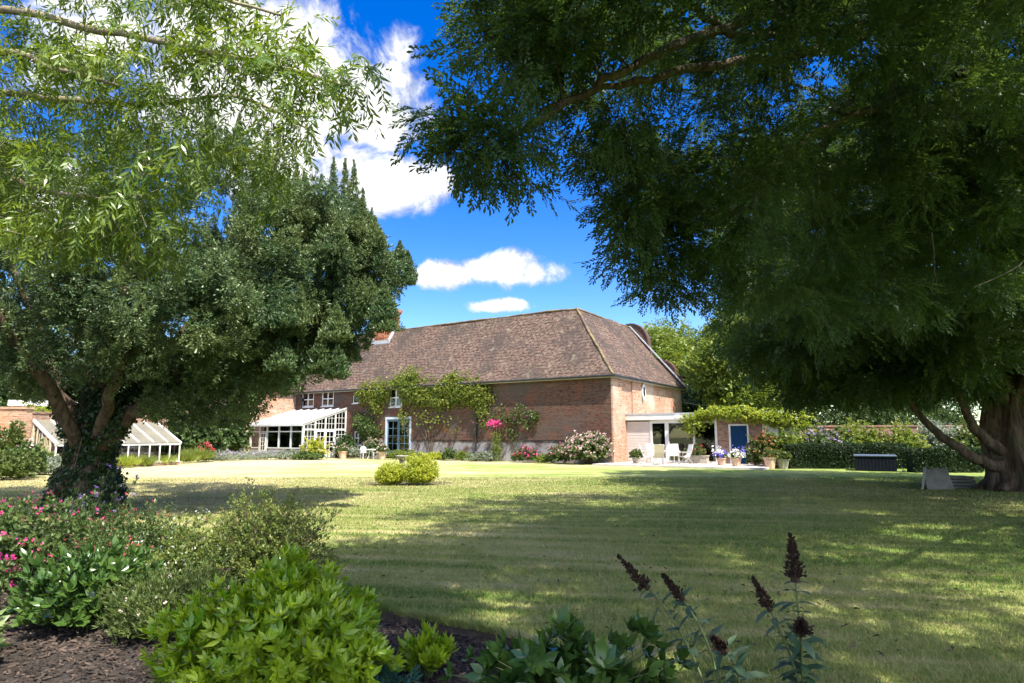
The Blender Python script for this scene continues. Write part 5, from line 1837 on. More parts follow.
m.prism([q + [0, 0, a[2] - .25], q + d * (Lb + .6) + [0, 0, a[2] - .25], q + d * (Lb + .6) + [0, 0, a[2] + .12], q + [0, 0, a[2] + .12]], nr * 4.6)
m.build('roof', M['white'], t)

for px, dep, w, h, mt, fl, lab in [
    (27, 25.5, .95, 1.3, 'rose', 'palepink', 'leafy bush with a few pale flowers before the sunlit wall end'),
    (5, 24.0, 1.0, 1.0, 'olive', None, 'low leafy bush at the far left edge of the lawn'),
    (40, 30.2, .6, 1.1, 'bg1', None, 'green bush at the left end of the greenhouse'),
    (8, 26.7, .75, 2.2, 'olive', None, 'straggling shrub climbing the sunlit wall end'),
    (45, 27.5, .8, .75, 'silver', None, 'small grey plant left of the ivy covered trunk'),
]:
    q = P(px, 440, dep)
    bush('wall_bush', lab, 'shrub', (q[0], q[1], 0), w, w * .7, h, int(230 * w), T_OVAL, M[mt], 'bushes at the left edge of the lawn', along=4, scl=1.8, upright=.6, lump=.3, stem_mat=M['stem'], stem_every=9, flower=(T_PETAL, 40, M[fl], 2.2, .3) if fl else None)
for px, dep, w, h, mt, lab in [
    (200, 45.0, 1.9, 3.6, 'bg2', 'tall dark shrub between the greenhouse and the brick wing'),
    (226, 47.5, 1.7, 3.9, 'bg2', 'dark shrub climbing against the brick wing'),
    (180, 47.0, 2.0, 3.4, 'bg2', 'dark shrub behind the right end of the greenhouse'),
    (40, 38.5, 1.6, 3.3, 'vine2', 'bright yellow green shrub showing above the brick wall'),
]:
    q = P(px, 440, dep)
    bush('tall_shrub', lab, 'shrub', (q[0], q[1], 0), w, w * .8, h, int(330 * w), T_BIG, M[mt], 'tall shrubs at the left of the house', along=4, scl=1.7, upright=.4, lump=.3, stem_mat=M['stem_b'], stem_every=12)
t = thing('red_flower_clump', 'bright red flowered plant right of the strappy clumps', 'flowering plant', (*P(206, 450, 41.5)[:2], 0))
bush_parts(t, .6, .5, 1.1, 90, T_OVAL, M['rose'], along=3, scl=1.7, upright=.7, flower=(T_PETAL, 60, M['red'], 3.0, .4))
#__PART3__
# ------------------------------------------------------------------ trees
def bez(a, b, c, n):
    u = np.linspace(0, 1, n)[:, None]
    return a * (1 - u) ** 2 + b * 2 * u * (1 - u) + c * u * u


class Tree:
    """limbs are laid out by hand, branches reach from them to every tip of the crown, sprays of leaves sit on the tips"""

    def __init__(self, base):
        self.base = np.array(base, float)
        self.trunk, self.wood, self.flute = [], [], 0.0
        self.npos, self.nrad = [], []
        self.tips, self.tdir = [], []

    def limb(self, pts, r0, r1, trunk=False, n=7, k=5, rough=.03):
        p = smooth3(pts, k)
        r = np.linspace(r0, r1, len(p))
        p[1:-1] += RNG.normal(0, rough, (len(p) - 2, 3)) * np.minimum(r[1:-1, None] * 4, 1)
        (self.trunk if trunk else self.wood).append((p, r, n))
        self.npos.append(p)
        self.nrad.append(r)
        return self

    def grow(self, tips, spread_up=.25, kr=.012, droop=.1, minr=.006, n=4):
        pos = np.concatenate(self.npos)
        rad = np.concatenate(self.nrad)
        tips = np.asarray(tips)
        d0 = np.array([np.min(np.linalg.norm(pos - t, axis=1)) for t in tips])
        cap = np.zeros((len(pos) + len(tips) * 5, 3))
        cr = np.zeros(len(cap))
        m = len(pos)
        cap[:m], cr[:m] = pos, rad
        for i in np.argsort(d0):
            t = tips[i]
            dv = t - cap[:m]
            d = np.linalg.norm(dv, axis=1)
            cost = d + np.maximum(0, -dv[:, 2]) * .35 + np.where(cr[:m] < .008, .25 * d, 0)
            j = int(np.argmin(cost))
            a = cap[j]
            L = d[j]
            mid = (a + t) / 2 + np.array([RNG.normal(0, .07), RNG.normal(0, .07), spread_up * .4 + RNG.normal(0, .05)]) * L
            p = bez(a, mid, t, 6)
            r0 = min(cr[j] * .72, minr + kr * L)
            self.wood.append((p, np.linspace(max(r0, minr), minr * .6, 6), 4 if r0 < .02 else 5))
            cap[m:m + 5] = p[1:]
            cr[m:m + 5] = np.linspace(max(r0, minr), minr * .6, 5)
            m += 5
            self.tips.append(t)
            self.tdir.append(norm(p[-1] - p[-3] - np.array([0, 0, droop * L * .3])))
        return self

    def build(self, name, label, sprigs, per, rs, mat, bark, group=None, scl=1.0, flat=.35, back=1.0, drop=.25, twig_bark=None, out_=.8, outset=0.0, keep=None, var_pow=1.0):
        t = thing(name, label, 'tree', self.base, 0, group)
        for nm, lst, mt in (('trunk', self.trunk, bark), ('limb', self.wood, twig_bark or bark)):
            if not lst:
                continue
            vs, fs, o = [], [], 0
            for p, r, n in lst:
                fl_ = self.flute and nm == 'trunk' and p is lst[0][0]
                v, f = tube_arrays(p, r, 64 if fl_ else n)
                if fl_:
                    th = np.tile(np.arange(64) * 2 * PI / 64, len(p))
                    c = np.repeat(p, 64, 0)
                    zz = c[:, 2]
                    k = 1 + self.flute * (np.sin(5 * th + .5 * zz) * .5 + np.abs(np.sin(4.5 * th + 1 - .3 * zz)) * .6 + .22 * np.sin(13 * th + .8 * zz) + .15 * np.sin(zz * 3 + th * 2))
                    v = c + (v - c) * k[:, None]
                vs.append(v)
                fs.append(f + o)
                o += len(v)
            mesh_np(nm, np.concatenate(vs) - self.base, [np.concatenate(fs)], mt, t, smooth=True)
        tips, td = np.array(self.tips), np.array(self.tdir)
        N = len(tips)
        k = np.repeat(np.arange(N), per)
        n = len(k)
        ang = RNG.uniform(0, 2 * PI, n)
        rr = rs * np.sqrt(RNG.uniform(0, 1, n))
        off = np.stack([np.cos(ang) * rr, np.sin(ang) * rr, RNG.normal(0, flat * rs * .5, n) - drop * rr * rr / max(rs, .01)], -1)
        pos = tips[k] + off - td[k] * (RNG.uniform(0, 1, n) * back)[:, None]
        dd = norm(td[k] * .8 + norm(off + 1e-4) * out_ + RNG.normal(0, .3, (n, 3)) + np.array([0, 0, -drop * .6]))
        up = norm(np.array([0, 0, 1.0]) + RNG.normal(0, .45, (n, 3)))
        var = np.clip(np.repeat(RNG.uniform(0, 1, N), per) * .6 + RNG.uniform(0, .4, n), 0, 1) ** var_pow
        if keep is not None:
            q = keep(pos)
            pos, dd, up, var = pos[q], dd[q], up[q], var[q]
            n = len(pos)
        v, fl, vv = scatter_multi(sprigs, pos - self.base, dd, up, RNG.uniform(.7, 1.25, n) * scl, var)
        mesh_np('crown', v, fl, mat, t, vv)
        return t


def smooth3(pts, k=5):
    pts = np.array(pts, float)
    tt = np.linspace(0, len(pts) - 1, (len(pts) - 1) * k + 1)
    out = []
    for x in tt:
        i = min(int(x), len(pts) - 2)
        u = x - i
        p0, p1, p2, p3 = pts[max(i - 1, 0)], pts[i], pts[i + 1], pts[min(i + 2, len(pts) - 1)]
        out.append(.5 * ((2 * p1) + (-p0 + p2) * u + (2 * p0 - 5 * p1 + 4 * p2 - p3) * u * u + (-p0 + 3 * p1 - 3 * p2 + p3) * u ** 3))
    return np.array(out)


def ell(c, r, n, inner=.45, zmin=None, zmax=None, power=.6):
    d = rdir(n)
    f = inner + (1 - inner) * RNG.uniform(0, 1, n) ** power
    p = np.array(c) + d * np.array(r) * f[:, None]
    if zmin is not None:
        p = p[p[:, 2] > zmin]
    return p


def thin(p, dmin):
    keep = []
    for q in p:
        if all((q[0] - k[0]) ** 2 + (q[1] - k[1]) ** 2 + (q[2] - k[2]) ** 2 > dmin * dmin for k in keep):
            keep.append(q)
    return np.array(keep)


def yew_spray(seed, L, nt, tw, sw):
    """a flat yew spray: side twigs along an axis, each a comb of stubby shoots"""
    r = np.random.default_rng(seed)
    parts = []
    for k in range(nt * 2):
        s = (k // 2 + .6) / nt
        sd = 1 if k % 2 else -1
        a = sd * -r.uniform(.65, 1.05)
        ln = tw * (1.15 - .55 * s) * r.uniform(.7, 1.2)
        o = np.array([0, L * s, -.12 * L * s * s])
        tilt = r.uniform(-.35, .2)
        parts.append(xf(kite(ln, sw * 1.25, .004, .72), rz=a, rx=tilt, ry=r.uniform(-.6, .6), t=o))
        d = np.array([-math.sin(a), math.cos(a), 0]) * ln * .55
        parts.append(xf(kite(ln * .5, sw, .003, .7), rz=a + sd * r.uniform(.5, .9), rx=r.uniform(-.4, .4), ry=r.uniform(-.8, .8), t=o + d))
    parts.append(xf(kite(tw * .8, sw * 1.3, .003, .7), rx=-.2, t=(0, L * .97, -.12 * L)))
    return tpl_join(parts)


def yew_tuft(seed, n, sl, sw):
    """a bunch of upturned stubby shoots"""
    r = np.random.default_rng(seed)
    parts = []
    for k in range(n):
        a = xf(kite(sl * r.uniform(.6, 1.2), sw * r.uniform(.8, 1.2), .006, .68), rx=r.uniform(.1, 1.0))
        parts.append(xf(a, ry=2 * PI * k / n + r.uniform(-.4, .4), t=(r.normal(0, .03), r.uniform(-.05, .06), r.normal(0, .03))))
    return tpl_join(parts)


SPR_NEAR = [yew_spray(i, .25, 7, .085, .017) for i in range(6)]
SPR_MID = [yew_spray(10 + i, .34, 5, .13, .034) for i in range(5)]
SPR_LEFT = [yew_tuft(20 + i, 15, .085, .026) for i in range(6)]

# ---- yew overhanging from the right, trunk just outside the frame
B0 = np.array([11.0, 11.3, 0.0])
tb = Tree(B0)
tb.flute = .2
tb.limb([B0 + [0, 0, -.1], B0 + [-.05, 0, .8], B0 + [-.15, 0, 1.8], B0 + [-.3, -.1, 3.0]], .75, .55, True, 14, 9, .0)
for k, a in enumerate((2.6, 3.4, 4.2, 1.2, 5.4, .2)):
    tb.limb([B0 + [.35 * math.cos(a), .35 * math.sin(a), .9], B0 + [.6 * math.cos(a), .6 * math.sin(a), .25], B0 + [1.05 * math.cos(a), 1.05 * math.sin(a), -.06]], .34, .12, True, 9)
S = B0 + [-.3, -.1, 2.8]
LB = [
    [S, P(900, -60, 9.0), P(770, 10, 7.6), P(660, 52, 6.5), P(580, 96, 5.9), P(510, 138, 5.6)],
    [S, P(960, 0, 9.4), P(850, 28, 8.2), P(740, 34, 7.3), P(690, 6, 6.8), P(640, -30, 6.5)],
    [S, P(960, 30, 9.2), P(840, 50, 7.9), P(720, 66, 7.0), P(620, 84, 6.4), P(540, 110, 6.1)],
    [S, P(980, 90, 9.0), P(900, 100, 8.6), P(820, 130, 8.3), P(740, 190, 8.0)],
    [S, P(900, 120, 10.0), P(800, 170, 9.5), P(720, 220, 9.2), P(660, 240, 9.0)],
    [S, (9.0, 8.0, 5.2), (6.5, 5.0, 6.0), (4.0, 2.6, 6.1), (1.5, .8, 5.6)],
    [S, (9.5, 7.0, 5.5), (8.0, 3.5, 6.4), (6.0, .5, 6.5), (4.0, -2, 6.0)],
    [S, (9.4, 9.4, 5.6), (6.5, 6.8, 7.4), (3.2, 4.8, 7.6), (0.6, 3.6, 7.0)],
    [S, (9.6, 10.2, 5.8), (7.5, 8.6, 8.4), (4.8, 7.4, 9.2), (2.0, 6.4, 8.8)],
    [S, (11, 10, 6), (10.5, 8.5, 9.0), (9.6, 7.8, 11.2)],
    [S, (12, 13, 5), (11, 15, 7.5), (9, 16, 8.5)],
    [S, (13, 9, 5), (15, 7, 7), (16, 5, 8)],
    [S, (10.5, 12.5, 5.2), (8.6, 13.0, 7.6), (6.4, 12.6, 8.8), (4.2, 11.6, 8.8)],
    [S, (10, 13.5, 4.6), (8.2, 15.0, 5.2), (6.6, 15.4, 4.9)],
]
for L in LB:
    tb.limb(L, .105, .02, False, 7, 6, .09)
tipsB = [ell((7.5, 9.2, 8.0), (7.2, 6.0, 3.6), 620, .5, 4.6), ell((3.0, 3.0, 6.6), (4.4, 4.8, 1.7), 440, .3, 4.9), ell((9, 13.5, 6.0), (4.2, 4.0, 3.0), 170, .4, 3.4)]
# the fringe that hangs against the sky on the left
for px0, py0, px1, py1, d0, d1, n in ((430, 30, 640, 60, 5.4, 6.6, 46), (410, 100, 480, 130, 5.0, 5.8, 22), (440, 150, 540, 190, 5.2, 6.2, 30), (520, 90, 640, 160, 5.8, 7.4, 44), (590, 150, 700, 230, 6.8, 8.6, 46), (610, 220, 720, 270, 7.6, 9.0, 46), (470, -40, 700, 40, 5.2, 7.0, 60), (640, 40, 780, 240, 7.0, 9.4, 90), (640, 250, 760, 300, 8.4, 9.6, 36), (780, 100, 1040, 330, 8.4, 11.0, 130), (860, -50, 1080, 110, 7.8, 11.0, 130), (740, -30, 960, 60, 7.0, 9.0, 60)):
    q = np.array([P(RNG.uniform(px0, px1), RNG.uniform(py0, py1), RNG.uniform(d0, d1)) for _ in range(n)])
    tipsB.append(q)
tipsB = np.concatenate(tipsB)
# nothing may hang close in front of the lens
dist = np.linalg.norm(tipsB - EYE, axis=1)
tipsB = tipsB[dist > 3.2]


def screen(p):
    d = p - EYE
    z = d @ FWD
    return 512 + F * d[:, 0] / z, 341.5 - F * (d @ UPV) / z, z


def clear_sky(p, marg=0):
    """keep only what stands where the open sky left of the tree lets it"""
    px, py, z = screen(p)
    lim = np.interp(py, [-400, 0, 60, 110, 160, 215, 240, 275, 310, 420], [425, 432, 425, 398, 425, 600, 605, 600, 660, 740])
    return (z < .3) | (px > lim + marg) | (py > 700)


tipsB = tipsB[clear_sky(tipsB, 14)]
px, py, _ = screen(tipsB)
tipsB = tipsB[RNG.uniform(0, 1, len(tipsB)) < np.where((py < 270) & (py > -30) & (px < 1100), np.interp(px, [420, 560, 680, 800], [.6, .58, .9, 1.0]), 1.0)]
LIMB_PTS = np.concatenate([w[0][8:] for w in tb.wood[:6]])
LIMB_PTS = LIMB_PTS[LIMB_PTS[:, 0] > .3]


def bare_inside(p):
    """old limbs are bare of needles close to the wood"""
    ok = np.ones(len(p), bool)
    for q in LIMB_PTS:
        d = p - q
        ok &= ~((np.einsum('ij,ij->i', d, d) < .15) & (d[:, 2] < .12))
    return ok


tb.grow(thin(tipsB, .33), .2, .011, .35)
DEADB = []
for px, py, d, dx, dz in [(640 + 22 * k + RNG.uniform(-14, 14), RNG.uniform(10, 250), RNG.uniform(6.6, 8.6), RNG.uniform(-.5, .3), RNG.uniform(-.9, -.3)) for k in range(20)]:
    a = P(px, py, d)
    e = a + np.array([dx, RNG.normal(0, .2), dz])
    p = bez(a, (a + e) / 2 + RNG.normal(0, .1, 3) + np.array([dx * .3, 0, .1]), e, 8)
    DEADB.append(p)
    q = p[4]
    DEADB.append(bez(q, q + np.array([dx * .2, 0, -.1]), q + np.array([dx * .4 + RNG.normal(0, .15), RNG.normal(0, .1), -.25 + RNG.normal(0, .1)]), 6))
tb.build('overhanging_yew', 'dark spreading yew overhanging the lawn from the right, its trunk beyond the frame', SPR_NEAR, 44, .31, M['yewr'], M['bark_d'], 'old yews on the right', scl=1.05, flat=.5, back=.7, drop=.18, keep=lambda p: clear_sky(p, 0) & bare_inside(p))

vs, fs, o = [], [], 0
for p in DEADB:
    v, f = tube_arrays(p - B0, np.linspace(.007, .0025, len(p)), 4)
    vs.append(v)
    fs.append(f + o)
    o += len(v)
mesh_np('dead_twig', np.concatenate(vs), [np.concatenate(fs)], M['dead'], [o_ for o_ in COL.objects if o_.name == 'overhanging_yew'][0])['kind'] = 'stuff'

# ---- yew with its trunk at the right edge
A0 = np.array([15.3, 19.6, 0.0])
ta = Tree(A0)
ta.flute = .2
ta.limb([A0 + [0, 0, -.1], A0 + [0, 0, .7], A0 + [-.1, .1, 1.6], A0 + [.1, .1, 3.0], A0 + [.2, 0, 4.5]], .92, .5, True, 16, 9, .0)
for a in (2.8, 3.6, 4.4, 5.2, .4, 1.6):
    ta.limb([A0 + [.45 * math.cos(a), .45 * math.sin(a), 1.0], A0 + [.72 * math.cos(a), .72 * math.sin(a), .3], A0 + [1.15 * math.cos(a), 1.15 * math.sin(a), -.05]], .36, .14, True, 9)
for k in range(9):                       # fluted bark ribs
    a = 2.4 + k * .45
    ta.limb([A0 + [.62 * math.cos(a), .62 * math.sin(a), .1], A0 + [.55 * math.cos(a), .55 * math.sin(a), 1.4], A0 + [.42 * math.cos(a), .42 * math.sin(a), 3.0]], .22, .12, True, 7)
S = A0 + [0, 0, 2.4]
LA = [
    [A0 + [-.5, -.2, .7], A0 + [-1.6, -.4, .95], A0 + [-2.6, -.3, 1.7], A0 + [-3.4, 0, 3.0], A0 + [-4.2, 0, 4.6]],
    [A0 + [-.5, -.2, 1.1], A0 + [-1.5, -.5, 1.7], A0 + [-2.3, -.9, 3.0], A0 + [-3.0, -1.5, 5.0]],
    [S, A0 + [-1.5, -1.0, 4.2], A0 + [-3.5, -2, 5.6], A0 + [-6.0, -2.5, 6.2]],
    [S, A0 + [-1.0, .5, 5.0], A0 + [-3.5, 1.0, 7.6], A0 + [-5.6, 1.5, 9.2]],
    [S, A0 + [-.5, -2, 4.6], A0 + [-1.0, -4.5, 6.0], A0 + [-1.5, -6.0, 6.4]],
    [S, A0 + [0, 0, 6], A0 + [-.6, 0, 9], A0 + [-1.2, .4, 11.5]],
    [S, A0 + [1, 1, 5], A0 + [2.5, 2, 7.5], A0 + [4, 3, 9]],
    [S, A0 + [1, -2, 5], A0 + [2.2, -4, 7], A0 + [3, -6, 7.5]],
    [S, A0 + [-1, 2, 4.4], A0 + [-3, 4.5, 6], A0 + [-5, 6, 6.5]],
    [S, A0 + [-2.0, -1.0, 3.6], A0 + [-4.5, -1.5, 4.2], A0 + [-7.2, -1.0, 4.2]],
]
for L in LA:
    ta.limb(L, .20, .035, False, 9, 7, .035)
tipsA = np.concatenate([ell((13.6, 20.5, 7.4), (8.0, 7.2, 5.4), 720, .5, 2.9), ell((10.5, 19.5, 4.2), (4.0, 4.0, 1.7), 150, .3, 2.5), ell((13.5, 15.5, 4.6), (4.2, 2.6, 1.5), 90, .3, 3.0)])
px, py, z = screen(tipsA)
low = np.interp(px, [560, 690, 740, 790, 850, 1000, 1100], [300, 330, 370, 402, 412, 412, 400])
tipsA = tipsA[(py < low) & (px > 715)]
ta.grow(thin(tipsA, .50), .2, .012, .4)
keepA = lambda p: (lambda s: (s[1] < np.interp(s[0], [560, 690, 740, 790, 850, 1000, 1100], [310, 345, 385, 420, 428, 428, 410])) & (s[0] > 690))(screen(p))
ta.build('broad_yew', 'broad dark yew with stout fluted trunk at the right edge of the lawn', SPR_MID, 40, .55, M['yewr'], M['bark'], 'old yews on the right', scl=1.25, flat=.5, back=1.0, drop=.4, keep=keepA)

# ---- grey-green yew on the left with ivied trunk
L0 = np.array([-9.50, 14.6, 0.0])
tl = Tree(L0)
tl.flute = .2
tl.limb([L0 + [0, 0, -.1], L0 + [.0, 0, .7], L0 + [.1, 0, 1.6], L0 + [.25, 0, 2.6]], .41, .38, True, 14, 9, .0)
for a in (0, 1.0, 2.1, 3.1, 4.2, 5.2):
    tl.limb([L0 + [.3 * math.cos(a), .3 * math.sin(a), .8], L0 + [.55 * math.cos(a), .55 * math.sin(a), .25], L0 + [.85 * math.cos(a), .85 * math.sin(a), -.06]], .3, .10, True, 8)
SL = L0 + [.05, 0, 1.0]
LL = [
    [SL, L0 + [-.32, -.1, 1.7], L0 + [-.75, 0, 2.5], L0 + [-1.6, .2, 4.1], L0 + [-3.0, .4, 6.5]],
    [SL, L0 + [.7, -.3, 1.7], L0 + [1.35, -.4, 2.3], L0 + [2.6, -.4, 3.3], L0 + [4.4, -.2, 4.6], L0 + [6.2, 0, 5.6]],
    [SL, L0 + [.5, .2, 2.0], L0 + [1.0, .3, 3.0], L0 + [2.2, .6, 4.8], L0 + [4.0, .8, 6.8]],
    [SL, L0 + [.2, -.2, 2.0], L0 + [.4, -.3, 3.4], L0 + [.6, -.2, 5.5], L0 + [.8, 0, 9.0]],
    [SL, L0 + [-.3, .3, 2.2], L0 + [-.5, .5, 4], L0 + [-.8, .6, 7.0]],
    [SL, L0 + [-.35, -.3, 2.3], L0 + [-1.9, -1, 3.8], L0 + [-5, -1, 5]],
    [SL, L0 + [.8, -.8, 2.2], L0 + [1.8, -1.9, 3.4], L0 + [2.6, -2.8, 4.6]],
    [SL, L0 + [.6, .8, 2.6], L0 + [1.8, 2.0, 4.4], L0 + [3.6, 3.0, 6.2]],
    [SL, L0 + [-.2, -1.2, 2.6], L0 + [-.4, -2.6, 4.0], L0 + [-.6, -3.6, 5.2]],
]
for i, L in enumerate(LL):
    tl.limb(L, .24 if i < 5 else .17, .04, False, 9, 6, .05)
tipsL = [ell(L0 + [.3, .3, 6.0], (5.4, 4.4, 3.9), 640, .55, 2.5), ell(L0 + [4.9, .5, 5.6], (2.5, 2.3, 2.2), 260, .5, 2.9), ell(L0 + [2.6, -1.8, 4.3], (2.6, 2.0, 1.6), 150, .5, 2.5), ell(L0 + [-3.2, 0, 4.6], (3.4, 2.6, 2.3), 170, .5, 2.6), ell(L0 + [5.9, 1.0, 7.0], (1.5, 1.6, 1.5), 90, .4)]
SPIRES = ((297, 162, 15.2), (304, 167, 14.8), (322, 172, 15.0), (334, 155, 15.4), (345.5, 156, 15.2), (354, 157, 15.5), (363, 186, 15.3), (372, 206, 15.0), (380, 228, 15.3), (400, 239, 15.4), (408, 249, 15.2), (390, 252, 15.0), (312, 186, 14.6), (284, 150, 15.5), (268, 128, 15.2), (240, 110, 15.4), (210, 90, 15), (329, 190, 14.7), (350, 200, 14.8))
tipsL[:0] = []
lobes = np.concatenate(tipsL)
pxl, pyl, _ = screen(lobes)
lobes = lobes[pyl > np.interp(pxl, [240, 300, 330, 360, 390, 420], [140, 186, 196, 222, 262, 285])]
low_l = np.array([P(RNG.uniform(150, 300), RNG.uniform(360, 428), RNG.uniform(13.2, 16.0)) for _ in range(130)])
low_r = np.array([P(RNG.uniform(296, 352), RNG.uniform(296, 372), RNG.uniform(14.0, 16.0)) for _ in range(80)] + [P(RNG.uniform(255, 300), RNG.uniform(360, 412), RNG.uniform(14.0, 16.0)) for _ in range(40)])
tipsL = np.concatenate([lobes, low_l, low_r])


def left_env(p, m=0):
    px, py, z = screen(p)
    right = np.interp(py, [0, 90, 130, 160, 200, 235, 262, 300, 335, 370, 400, 430], [215, 250, 300, 352, 384, 396, 410, 410, 380, 345, 280, 245])
    low = np.interp(px, [-200, 0, 40, 110, 180, 240, 290, 340, 400], [400, 402, 405, 402, 430, 428, 405, 370, 330])
    return (px < right - m) & (py < low - m * .5)


tipsL = tipsL[left_env(tipsL, 8)]
tl.grow(thin(tipsL, .31), .3, .011, .05)
t = tl.build('left_yew', 'spreading grey green yew with a forked ivy clad trunk on the left of the lawn', SPR_LEFT, 50, .25, M['yewl'], M['bark'], scl=1.0, flat=1.1, back=.35, drop=-.25, out_=.9, keep=left_env)

# slim upright leaders that rise above the crown on its right side
pos, dd, sz, nspr = [], [], [], 360
m = []
PLUMES = []
while len(PLUMES) < 60:
    px, py, d = RNG.uniform(150, 405), RNG.uniform(170, 345), RNG.uniform(12.6, 15.4)
    if px < np.interp(py, [150, 200, 250, 300, 345], [330, 372, 396, 392, 350]) and (py > 215 or px > 260):
        PLUMES.append((px, py, d))
for i_, (px, py, d) in enumerate(SPIRES + tuple(PLUMES)):
    top = P(px, py, d)
    q = np.sort(RNG.uniform(0, 1, nspr) ** .8)
    Hs = RNG.uniform(.7, .95) if px > 376 or i_ >= len(SPIRES) else RNG.uniform(1.5, 2.1)
    lean = np.array([RNG.normal(0, .05), RNG.normal(0, .05), 0])
    a = RNG.uniform(0, 2 * PI, nspr)
    rad = (.0 + .40 * q ** 1.15) * (.65 + .35 * np.sin(q * 38 + px)) * np.sqrt(RNG.uniform(.1, 1, nspr))
    c = np.stack([np.cos(a), np.sin(a), 0 * a], -1)
    pos.append(top + c * rad[:, None] - np.stack([0 * q, 0 * q, .06 + q * Hs], -1) + lean * q[:, None])
    sz.append(.42 + .5 * np.minimum(1, q * 1.6))
    dd.append(norm(c * .6 + np.array([0, 0, 1.0]) + RNG.normal(0, .2, (nspr, 3))))
    m.append(tube_arrays(np.array([top - [0, 0, .08], top - [0, 0, Hs * .5], top - [0, 0, Hs * (1.15 if px < 376 and i_ < len(SPIRES) else .8)]]) - L0, np.array([.006, .02, .035]), 5))
pos, dd = np.concatenate(pos), np.concatenate(dd)
v, fl, vv = scatter_multi(SPR_LEFT, pos - L0, dd, rdir(len(pos)), RNG.uniform(.8, 1.15, len(pos)) * np.concatenate(sz), RNG.uniform(0, 1, len(pos)))
mesh_np('leader', v, fl, M['yewl'], t, vv)
vs = np.concatenate([x[0] for x in m])
fs = np.concatenate([x[1] + len(m[0][0]) * i for i, x in enumerate(m)])
mesh_np('leader_stem', vs, [fs], M['bark'], t)['kind'] = 'stuff'

# ivy on its trunk
def ivy():
    t = thing('ivy', 'dark ivy clothing the lower trunk of the left hand yew', 'climbing plant', L0)
    pos, out = [], []
    for (p, r, n) in tl.trunk[:1] * 6 + tl.trunk[1:] + [(w[0][:16], w[1][:16], 0) for w in tl.wood[:5]] * 2:
        k = 2400
        i = RNG.integers(0, len(p), k)
        a = RNG.uniform(0, 2 * PI, k)
        o = np.stack([np.cos(a), np.sin(a), RNG.normal(0, .15, k)], -1)
        pos.append(p[i] + o * (r[i] + RNG.uniform(.0, .05, k))[:, None] + RNG.normal(0, .045, (k, 3)))
        out.append(o)
    pos, out = np.concatenate(pos), np.concatenate(out)
    q = (pos[:, 2] > .02) & (pos[:, 2] < 2.9) & ((pos[:, 0] < L0[0] + .62 + .2 * pos[:, 2]))
    pos, out = pos[q], out[q]
    n = len(pos)
    dd = norm(np.array([0, 0, -.7]) + out * .5 + RNG.normal(0, .4, (n, 3)))
    tp = [kite(.075, .07, .012, .4), kite(.06, .055, -.01, .4)]
    tp = [tpl_join([a]) for a in tp]
    v, fl, vv = scatter_multi(tp, pos - L0, dd, norm(out + RNG.normal(0, .35, (n, 3))), RNG.uniform(.6, 1.25, n), RNG.uniform(0, 1, n))
    mesh_np('foliage', v, fl, M['ivy'], t, vv)
    m = MB()
    for k in range(7):
        a = k * .9
        m.tube([(.50 * math.cos(a + .3 * q), .50 * math.sin(a + .3 * q), q) for q in np.linspace(.0, 1.6, 6)], np.linspace(.022, .01, 6), 5)
    m.build('stem', M['stem_b'], t)


ivy()

# ---- lance-leaved tree reaching in from the upper left
W0 = np.array([-9.6, 5.6, BZ])
tw = Tree(W0)
tw.limb([W0, W0 + [.1, 0, 1.5], W0 + [.2, .1, 3.0], W0 + [.3, .1, 4.2]], .34, .25, True, 12)
SW = W0 + [.25, .1, 3.6]
LW = [
    [SW, P(-40, 60, 6.8), P(60, 70, 6.6), P(120, 86, 6.5)],
    [SW, P(-60, 20, 7.0), P(100, 30, 6.6), P(200, 50, 6.2), P(290, 70, 5.9), P(345, 86, 5.7)],
    [SW, P(-60, 100, 7.6), P(60, 100, 7.4), P(150, 105, 7.3), P(235, 96, 7.2), P(310, 130, 7.0)],
    [SW, P(-60, -60, 7.0), P(60, -30, 6.6), P(180, -12, 6.2), P(280, 15, 5.8)],
    [SW, P(-60, 160, 7.4), P(40, 190, 7.3), P(130, 200, 7.2)],
    [SW, P(-80, -160, 7.5), P(20, -120, 7.2), P(160, -80, 6.6)],
    [SW, W0 + [-1, 1.5, 5.5], W0 + [-2, 2.5, 7]],
    [SW, W0 + [1.0, -1.5, 5.5], W0 + [2.0, -2.5, 6.5]],
    [SW, W0 + [.3, .5, 6], W0 + [.5, .8, 9]],
]
for L in LW:
    tw.limb(L, .06, .012, False, 7, 6, .05)
tipsW = []
for px0, py0, px1, py1, d0, d1, n in ((-120, -150, 150, 60, 6.0, 8.4, 120), (-60, 40, 150, 250, 6.2, 8.4, 170), (120, -60, 250, 60, 5.8, 7.2, 60), (120, 60, 210, 190, 6.2, 7.6, 60), (210, 20, 300, 66, 5.6, 6.6, 30), (290, 60, 368, 100, 5.4, 6.0, 34), (220, 96, 310, 170, 6.6, 7.4, 34), (20, 210, 170, 262, 6.8, 8.0, 40), (230, 175, 275, 200, 6.8, 7.4, 8)):
    tipsW.append(np.array([P(RNG.uniform(px0, px1), RNG.uniform(py0, py1), RNG.uniform(d0, d1)) for _ in range(n)]))
tipsW.append(ell(W0 + [-.5, .5, 6.5], (3.4, 2.6, 2.6), 120, .4))
tipsW = np.concatenate(tipsW)
SPR_ASH = [pinnate(i, .30, 10, .11, .025) for i in range(6)]
tw.grow(thin(tipsW, .225), .25, .009, .6, .004)
tw.build('lance_leaved_tree', 'light green tree with narrow drooping leaves reaching in from the upper left', SPR_ASH, 11, .26, M['ash'], M['bark_p'], scl=.95, flat=.5, back=.45, drop=.5, out_=.6)

